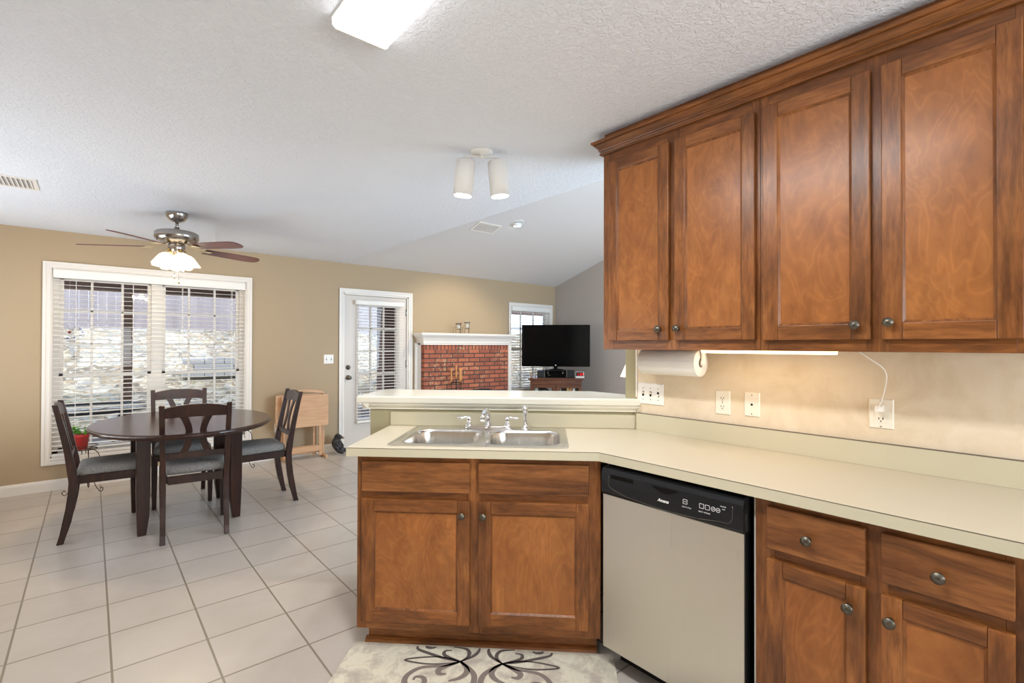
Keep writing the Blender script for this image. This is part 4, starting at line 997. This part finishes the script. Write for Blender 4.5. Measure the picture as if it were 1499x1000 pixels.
t = thing('tray_stand', 'pine carrying rack with a curved handle holding the tray tables', 'rack', (1.955, 6.12, 0))
for s_ in (-1, 1):
    m = MB(); m.box(s_*.225-.012, s_*.225+.012, -.13, .10, .0, .032); obj('foot', m, 'pine', t, bevel=.003)
    m = MB(); m.box(s_*.225-.012, s_*.225+.012, -.008, .010, .032, .78); obj('upright', m, 'pine', t, bevel=.002)
m = MB(); m.sweep([[(x, -.009, z-.014), (x, .009, z-.014), (x, .009, z+.014), (x, -.009, z+.014)] for x, z in [(-.22+.44*i/14, .785+.032*math.sin(PI*i/14)) for i in range(15)]]); obj('handle', m, 'pine', t)
m = MB(); m.box(-.213, .213, -.006, .006, .06, .10); obj('rail', m, 'pine', t)
# bear
def bear():
    bm = bmesh.new(); me = bpy.data.meshes.new('bear')
    J = {'hip': (0, 0, .062, .070), 'belly': (0, -.006, .115, .066), 'chest': (0, -.010, .160, .050), 'neck': (0, -.016, .192, .036), 'head': (0, -.030, .218, .042), 'snout': (0, -.070, .206, .024), 'nose': (0, -.092, .200, .015),
         'kneeL': (-.052, -.060, .050, .034), 'ankL': (-.060, -.115, .028, .024), 'toeL': (-.062, -.132, .046, .017), 'kneeR': (.052, -.060, .050, .034), 'ankR': (.060, -.115, .028, .024), 'toeR': (.062, -.132, .046, .017),
         'shL': (-.044, -.020, .160, .026), 'elL': (-.056, -.050, .115, .021), 'pawL': (-.040, -.088, .080, .018), 'shR': (.044, -.020, .160, .028), 'elR': (.056, -.050, .115, .021), 'pawR': (.040, -.088, .080, .018),
         'earL': (-.026, -.018, .248, .010), 'earR': (.026, -.018, .248, .010)}
    E = [('hip', 'belly'), ('belly', 'chest'), ('chest', 'neck'), ('neck', 'head'), ('head', 'snout'), ('snout', 'nose'), ('hip', 'kneeL'), ('kneeL', 'ankL'), ('ankL', 'toeL'), ('hip', 'kneeR'), ('kneeR', 'ankR'), ('ankR', 'toeR'),
         ('chest', 'shL'), ('shL', 'elL'), ('elL', 'pawL'), ('chest', 'shR'), ('shR', 'elR'), ('elR', 'pawR'), ('head', 'earL'), ('head', 'earR')]
    V = {k: bm.verts.new(v[:3]) for k, v in J.items()}
    for a, b in E: bm.edges.new((V[a], V[b]))
    bm.verts.index_update(); order = list(J); bm.to_mesh(me); bm.free()
    o = bpy.data.objects.new('body', me); C.objects.link(o); me.materials.append(M['bear'])
    sk = o.modifiers.new('skin', 'SKIN'); 
    for i, k in enumerate(order):
        r_ = J[k][3]; me.skin_vertices[0].data[i].radius = (r_, r_); me.skin_vertices[0].data[i].use_root = (k == 'hip')
    ss = o.modifiers.new('soft', 'SUBSURF'); ss.levels = ss.render_levels = 2
    return o
t = thing('bear_figurine', 'small sitting black bear figurine on the floor beside the back door', 'figurine', (2.345, 6.15, .0), R(48))
b = bear(); b.parent = t
m = MB(); m.ball((0, -.096, .200), .017, 1, .9, .85, 14); obj('muzzle', m, 'bear_nose', t)
def bplate(name, label, cat, x0, x1, z0, z1, n, kind):
    t = plate(name, label, cat, x1, x0, z0, z1, n, kind); t.location = ((x0+x1)/2, D, (z0+z1)/2); t.rotation_euler.z = 0; return t
bplate('light_switch', 'white double toggle switch plate left of the back door', 'light switch', 2.247, 2.372, 1.128, 1.246, 2, 'toggle')
bplate('electrical_outlet', 'white outlet low on the wall behind the right dining chair', 'outlet', 1.665, 1.735, .315, .43, 1, 'duplex')

# ---------------------------------------------------------------- fireplace
t = thing('fireplace', 'red brick fireplace with a white mantel on the far wall', 'fireplace', (4.38, D, 0))
YB = -.18
m = MB(); x0_, x1_ = 3.60-4.38, 5.16-4.38
m.prism([(x0_, 0), (-.42, 0), (-.42, .655), (.42, .655), (.42, 0), (x1_, 0), (x1_, 1.305), (x0_, 1.305)], YB, -.001, 'y')
m.b.normal_update()
for f in m.b.faces: f.material_index = 1 if abs(f.normal.x) > .9 else 0
br_ = obj('brick_face', m, ['brick', 'brick_side'], t)
def soldierm():
    mm = brickm('red_clay_brick_soldier'); b_ = [n for n in mm.node_tree.nodes if n.type == 'TEX_BRICK'][0]; b_.offset = 0; b_.inputs['Brick Width'].default_value = .0625; b_.inputs['Row Height'].default_value = 5.0; return mm
M['soldier'] = soldierm()
m = MB(); m.box(x0_+.001, x1_-.001, YB+.001, -.002, 1.305, 1.374); obj('brick_course', m, 'soldier', t)
m = MB(); m.box(-.42, .42, -.16, -.001, 0, .0) if False else m.box(-.42, .42, -.02, -.001, .0, .66); obj('firebox', m, 'hole', t)
m = MB(); m.prism([(-.30, .62), (.44, .62), (.42, .675), (.36, .690), (.22, .700), (.05, .690)], YB-.035, YB-.002, 'y'); obj('smoke_hood', m, 'blk_iron', t)
m = MB(); m.box(x0_-.1, x1_+.1, -.55, YB-.001, 0, .33); m.b.normal_update(); obj('hearth', m, 'brick', t, bevel=.004)
m = MB()
m.box(x0_-.065, x0_-.001, -.040, -.001, 0, 1.40); m.box(x1_+.001, x1_+.065, -.19, -.001, 0, 1.40); m.box(x0_-.02, x0_-.001, -.10, -.04, 0, 1.40)
obj('pilaster', m, 'white', t, bevel=.003)
m = MB(); prof2 = [(0, 1.374), (.020, 1.374), (.020, 1.398), (.024, 1.402), (.030, 1.402), (.030, 1.425), (.036, 1.440), (.050, 1.468), (.066, 1.490), (.078, 1.500), (.082, 1.512), (.092, 1.515), (.094, 1.545), (0, 1.545)]
A = [[m.b.verts.new(p) for p in q] for q in (
    [(x0_-p, -.001, z) for p, z in prof2], [(x0_-p, YB-p, z) for p, z in prof2], [(x1_+p, YB-p, z) for p, z in prof2], [(x1_+p, -.001, z) for p, z in prof2])]
fs = []
for P_, Q_ in zip(A, A[1:]):
    for i in range(len(prof2)): j = (i+1) % len(prof2); fs.append(m.b.faces.new((P_[i], P_[j], Q_[j], Q_[i])))
fs += [m.b.faces.new(A[0][::-1]), m.b.faces.new(A[-1])]; m._fin(fs)
m.box(x0_, x1_, YB, -.001, 1.530, 1.545); obj('mantel', m, 'white', t, bevel=.001)
def candle_holder(label, x, h):
    t = thing('candle_holder', label, 'candle holder', (x, 6.115, 1.5455))
    m = MB(); r_ = .043
    for zz in (h, h-.006): m.tube([(r_*math.cos(2*PI*i/24), r_*math.sin(2*PI*i/24), zz) for i in range(24)], .002, 6, True)
    for k in range(3): a = R(30+120*k); m.tube([(r_*math.cos(a), r_*math.sin(a), h), (r_*math.cos(a), r_*math.sin(a), .002)], .002, 6)
    m.tube([(-r_, 0, h*.7), (-r_*1.9, 0, h*.55), (-r_*2.3, 0, h*.2), (-r_*2.2, 0, .004)], .0018, 6)
    m.tube([(r_*.97*math.cos(2*PI*i/24), r_*.97*math.sin(2*PI*i/24), h*.42) for i in range(24)], .0022, 6, True)
    obj('wire_frame', m, 'blk_iron', t)
    m = MB(); m.lathe([(0, h*.46), (.030, h*.48), (.036, h*.62), (.038, h+.012)], seg=24); obj('glass_cup', m, 'glass', t)
    m = MB(); m.cyl((0, 0, h*.52), (0, 0, h*.78), .021); m.cyl((0, 0, h*.78), (0, 0, h*.83), .001); obj('candle', m, 'petal', t)
candle_holder('shorter wire candle holder with a white candle, on the mantel', 4.185, .148)
candle_holder('taller wire candle holder with a white candle, on the mantel', 4.345, .172)
t = thing('fireplace_tools', 'black fireplace tool set with turned wooden handles on the hearth', 'fireplace tools', (4.02, 5.93, .3305))
m = MB(); m.lathe([(0, 0), (.10, 0), (.10, .012), (.02, .02), (.009, .03), (.009, .55), (0, .56)], seg=24)
for zz in (.50,): m.tube([(.085*math.cos(2*PI*i/20), .05*math.sin(2*PI*i/20), zz) for i in range(20)], .005, 6, True)
obj('stand', m, 'blk_iron', t)
m = MB(); m.lathe([(0, .55), (.013, .55), (.016, .60), (.011, .68), (.017, .72), (.012, .74), (0, .745)], seg=16); obj('top_handle', m, 'handle_wood', t)
for dx, dy, dz in ((-.085, 0, 0), (.03, -.05, .0), (.085, .0, 0)):
    m = MB(); m.cyl((dx, dy, .06), (dx, dy, .51), .005); m.box(dx-.02, dx+.02, dy-.004, dy+.004, .03, .09); tl = obj('tool_shaft', m, 'blk_iron', t)
    m = MB(); m.lathe([(0, .505), (.012, .505), (.016, .56), (.011, .65), (.020, .685), (.018, .700), (0, .705)], (dx, dy, dz), 16); obj('tool_handle', m, 'handle_wood', tl)

# ---------------------------------------------------------------- television corner
TC = (5.70, 5.56); TR = R(-45.7)
def TL(x, y): c, s_ = math.cos(TR), math.sin(TR); return (TC[0]+x*c-y*s_, TC[1]+x*s_+y*c)
t = thing('media_cabinet', 'cherry wood media cabinet with glass doors in the corner', 'cabinet', (*TC, 0), TR)
m = MB(); m.box(-.405, -.385, -.17, .19, 0, .82); m.box(.385, .405, -.17, .19, 0, .82); m.box(-.385, .385, .17, .19, .05, .82); m.box(-.385, .385, -.17, .17, .06, .08); m.box(-.385, .385, -.155, .17, .43, .448); m.box(-.385, .385, -.17, .17, .795, .82); m.box(-.405, .405, -.175, -.155, .745, .82); m.box(-.385, .385, -.16, -.15, 0, .06)
obj('carcass', m, 'cherry', t, bevel=.001)
m = MB(); m.box(-.440, .440, -.205, .20, .835, .853); m.box(-.425, .425, -.192, .195, .82, .835); obj('top', m, 'cherry', t, bevel=.003)
for s_ in (-1, 1):
    a, b = sorted((s_*.004, s_*.403)); m = MB()
    m.prism([(a, .07), (b, .07), (b, .742), (a, .742)], -.195, -.177, 'y', holes=[[(a+.05, .12), (b-.05, .12), (b-.05, .700), (a+.05, .700)]]); d_ = obj('door', m, 'cherry', t, bevel=.002)
    m = MB(); m.quad((a+.05, -.186, .12), (b-.05, -.186, .12), (b-.05, -.186, .700), (a+.05, -.186, .700)); obj('glass_pane', m, 'glass', d_)
    m = MB(); m.ball((s_*.03, -.205, .42), .011); obj('knob', m, 'bronze', d_)
def inside(name, label, cat, mb, mats, x, y, z=.4485): return tag(obj(name, mb, mats, None, loc=(*TL(x, y), z), rz=TR), label, cat)
m = MB(); m.lathe([(0, 0), (.035, 0), (.037, .25), (0, .25)], seg=18); inside('pillar_candle', 'cream pillar candle behind the left glass door of the media cabinet', 'candle', m, 'plate_cream', -.32, -.02)
m = MB(); Q = Matrix.Rotation(R(78), 4, 'X'); m.lathe([(0, .004), (.05, .004), (.055, .0), (.085, -.012), (.088, -.008), (.058, .008), (0, .01)], (0, 0, .162), 28, Q); m.lathe([(.0, .0), (.05, .0), (.05, .02), (0, .02)], (0, .02, 0), 20); m.box(-.02, .02, .01, .03, .01, .16)
inside('decorative_plate', 'round silver plate on a stand behind the left glass door', 'plate', m, 'steel', -.20, -.04)
m = MB(); m.box(-.055, .055, -.008, .008, 0, .255); inside('picture_frame', 'pale upright frame behind the silver plate in the cabinet', 'frame', m, 'plate', -.12, .05)
m = MB(); m.lathe([(0, 0), (.012, 0), (.010, .24), (0, .245)], seg=12); inside('taper_candle', 'slim pale candle just inside the right glass door', 'candle', m, 'plate', .075, -.03)
for x_, h_, mt, lab in ((.19, .255, 'brass', 'gold spined book behind the right glass door, leftmost of the three'), (.235, .245, 'handle_wood', 'tan book in the middle of the three behind the right glass door'), (.285, .25, 'plate', 'white book rightmost of the three behind the right glass door')):
    m = MB(); m.box(-.018, .018, -.09, .06, 0, h_); inside('book', lab, 'book', m, mt, x_, -.02)
# stereo, speakers, clock, ornament
zt = .8535
t = thing('stereo', 'black stereo unit centred on the media cabinet', 'stereo', (*TL(-.005, -.02), zt), TR)
m = MB(); m.box(-.172, .172, -.10, .14, .006, .122); obj('case', m, 'blk', t, bevel=.003)
m = MB(); m.box(-.165, .165, -.104, -.101, .012, .116); obj('front_panel', m, 'blk_gloss', t)
m = MB()
for a in (-.12, .115): m.box(a-.006, a+.006, -.109, -.105, .065, .098)
m.box(-.118, -.085, -.107, -.1045, .040, .046); obj('controls', m, 'nickel', t)
for x_, lab in ((-.243, 'small black speaker at the left of the stereo'), (.237, 'small black speaker between the stereo and the clock')):
    t = thing('speaker', lab, 'speaker', (*TL(x_, -.02), zt), TR); m = MB(); m.box(-.056, .056, -.09, .12, 0, .120); obj('case', m, 'blk', t, bevel=.004)
    m = MB(); m.box(-.048, .048, -.096, -.0905, .008, .112); obj('grille', m, 'cloth_black', t, bevel=.003)
t = thing('digital_clock', 'small white digital clock with red numerals beside the speaker', 'clock', (*TL(.380, -.06), zt), TR)
m = MB(); m.box(-.070, .070, -.05, .05, 0, .022); m.hexa([(-.062, -.02, .022), (.062, -.02, .022), (.062, .03, .022), (-.062, .03, .022)], [(-.066, -.012, .095), (.066, -.012, .095), (.066, .03, .095), (-.066, .03, .095)]); obj('case', m, 'plate', t, bevel=.003)
m = MB(); m.hexa([(-.058, -.0215, .028), (.056, -.0215, .028), (.056, -.018, .028), (-.058, -.018, .028)], [(-.058, -.0145, .090), (.056, -.0145, .090), (.056, -.011, .090), (-.058, -.011, .090)]); obj('display', m, 'blk_gloss', t)
text_part('numerals', '1:04', .062, 'e_red', t, Matrix.Translation((-.044, -.0225, .037)) @ Matrix.Rotation(R(84), 4, 'X'))
t = thing('figurine', 'small pale figurine standing at the left end of the media cabinet', 'figurine', (*TL(-.392, -.10), zt), TR)
m = MB(); m.lathe([(0, 0), (.020, 0), (.018, .01), (.012, .03), (.016, .05), (.009, .062), (.012, .075), (.009, .086), (0, .090)], seg=16); obj('body', m, 'bear_nose', t)
t = thing('ribbon_ornament', 'twisted silver ornament standing left of the speaker', 'ornament', (*TL(-.335, .03), zt), TR)
m = MB(); m.tube(smooth_path([(0, 0, 0), (.012, 0, .04), (-.012, 0, .08), (.010, 0, .12), (-.014, 0, .165)], 5), .004, 8); m.tube(smooth_path([(0, 0, .06), (.016, 0, .11), (.014, 0, .165)], 5), .003, 8); m.lathe([(0, 0), (.02, 0), (.018, .006), (0, .007)], seg=14); obj('body', m, 'nickel', t)
t = thing('television', 'large black flat screen television on the corner media cabinet', 'television', (*TL(-.004, .02), zt), TR)
W2 = .549
m = MB(); m.prism(rrect(-W2, W2, .174, .850, .012, 3), -.02, .045, 'y', holes=[rrect(-W2+.03, W2-.03, .215, .824, .002, 2)]); m.box(-W2+.02, W2-.02, .0, .04, .2, .83); m.box(-.3, .3, .04, .075, .3, .7); obj('bezel', m, 'blk_gloss', t, bevel=.003)
m = MB(); m.box(-W2+.028, W2-.028, -.012, .002, .213, .826); obj('screen', m, 'blk_gloss', t)
m = MB(); m.lathe([(0, 0), (.012, 0), (.012, -.003), (0, -.003)], (0, -.0205, .194), 18, Matrix.Rotation(R(-90), 4, 'X')); obj('emblem', m, 'legend', t)
m = MB(); m.lathe([(0, .122), (.13, .122), (.13, .132), (.03, .14), (.028, .19), (0, .19)], seg=32); obj('stand', m, 'blk_gloss', t)

# ---------------------------------------------------------------- lamp in the living room, mostly behind the wall end
t = thing('side_table', 'dark side table under the lamp beyond the wall end', 'side table', (5.75, 4.12, 0))
m = MB(); m.box(-.25, .25, -.25, .25, .54, .565); obj('tabletop', m, 'dark_top', t, bevel=.004)
for sx in (-1, 1):
    for sy in (-1, 1): m = MB(); m.box(sx*.22-.02, sx*.22+.02, sy*.22-.02, sy*.22+.02, 0, .54); obj('leg', m, 'dark_v', t)
t = thing('table_lamp', 'lit table lamp with a cone shade, half hidden by the kitchen wall end', 'lamp', (5.75, 4.12, .5655))
m = MB(); m.lathe([(0, 0), (.07, 0), (.07, .015), (.02, .04), (.05, .12), (.055, .18), (.02, .26), (.010, .30), (.010, .42), (0, .42)], seg=24); obj('base', m, 'bronze', t)
m = MB(); m.lathe([(.165, .37), (.060, .62)], seg=32); o = obj('lamp_shade', m, 'e_shade', t); o.modifiers.new('thick', 'SOLIDIFY').thickness = .002
lamp('table_lamp_glow', 'POINT', (5.75, 4.12, 1.06), 9, (1, .72, .45), .05)
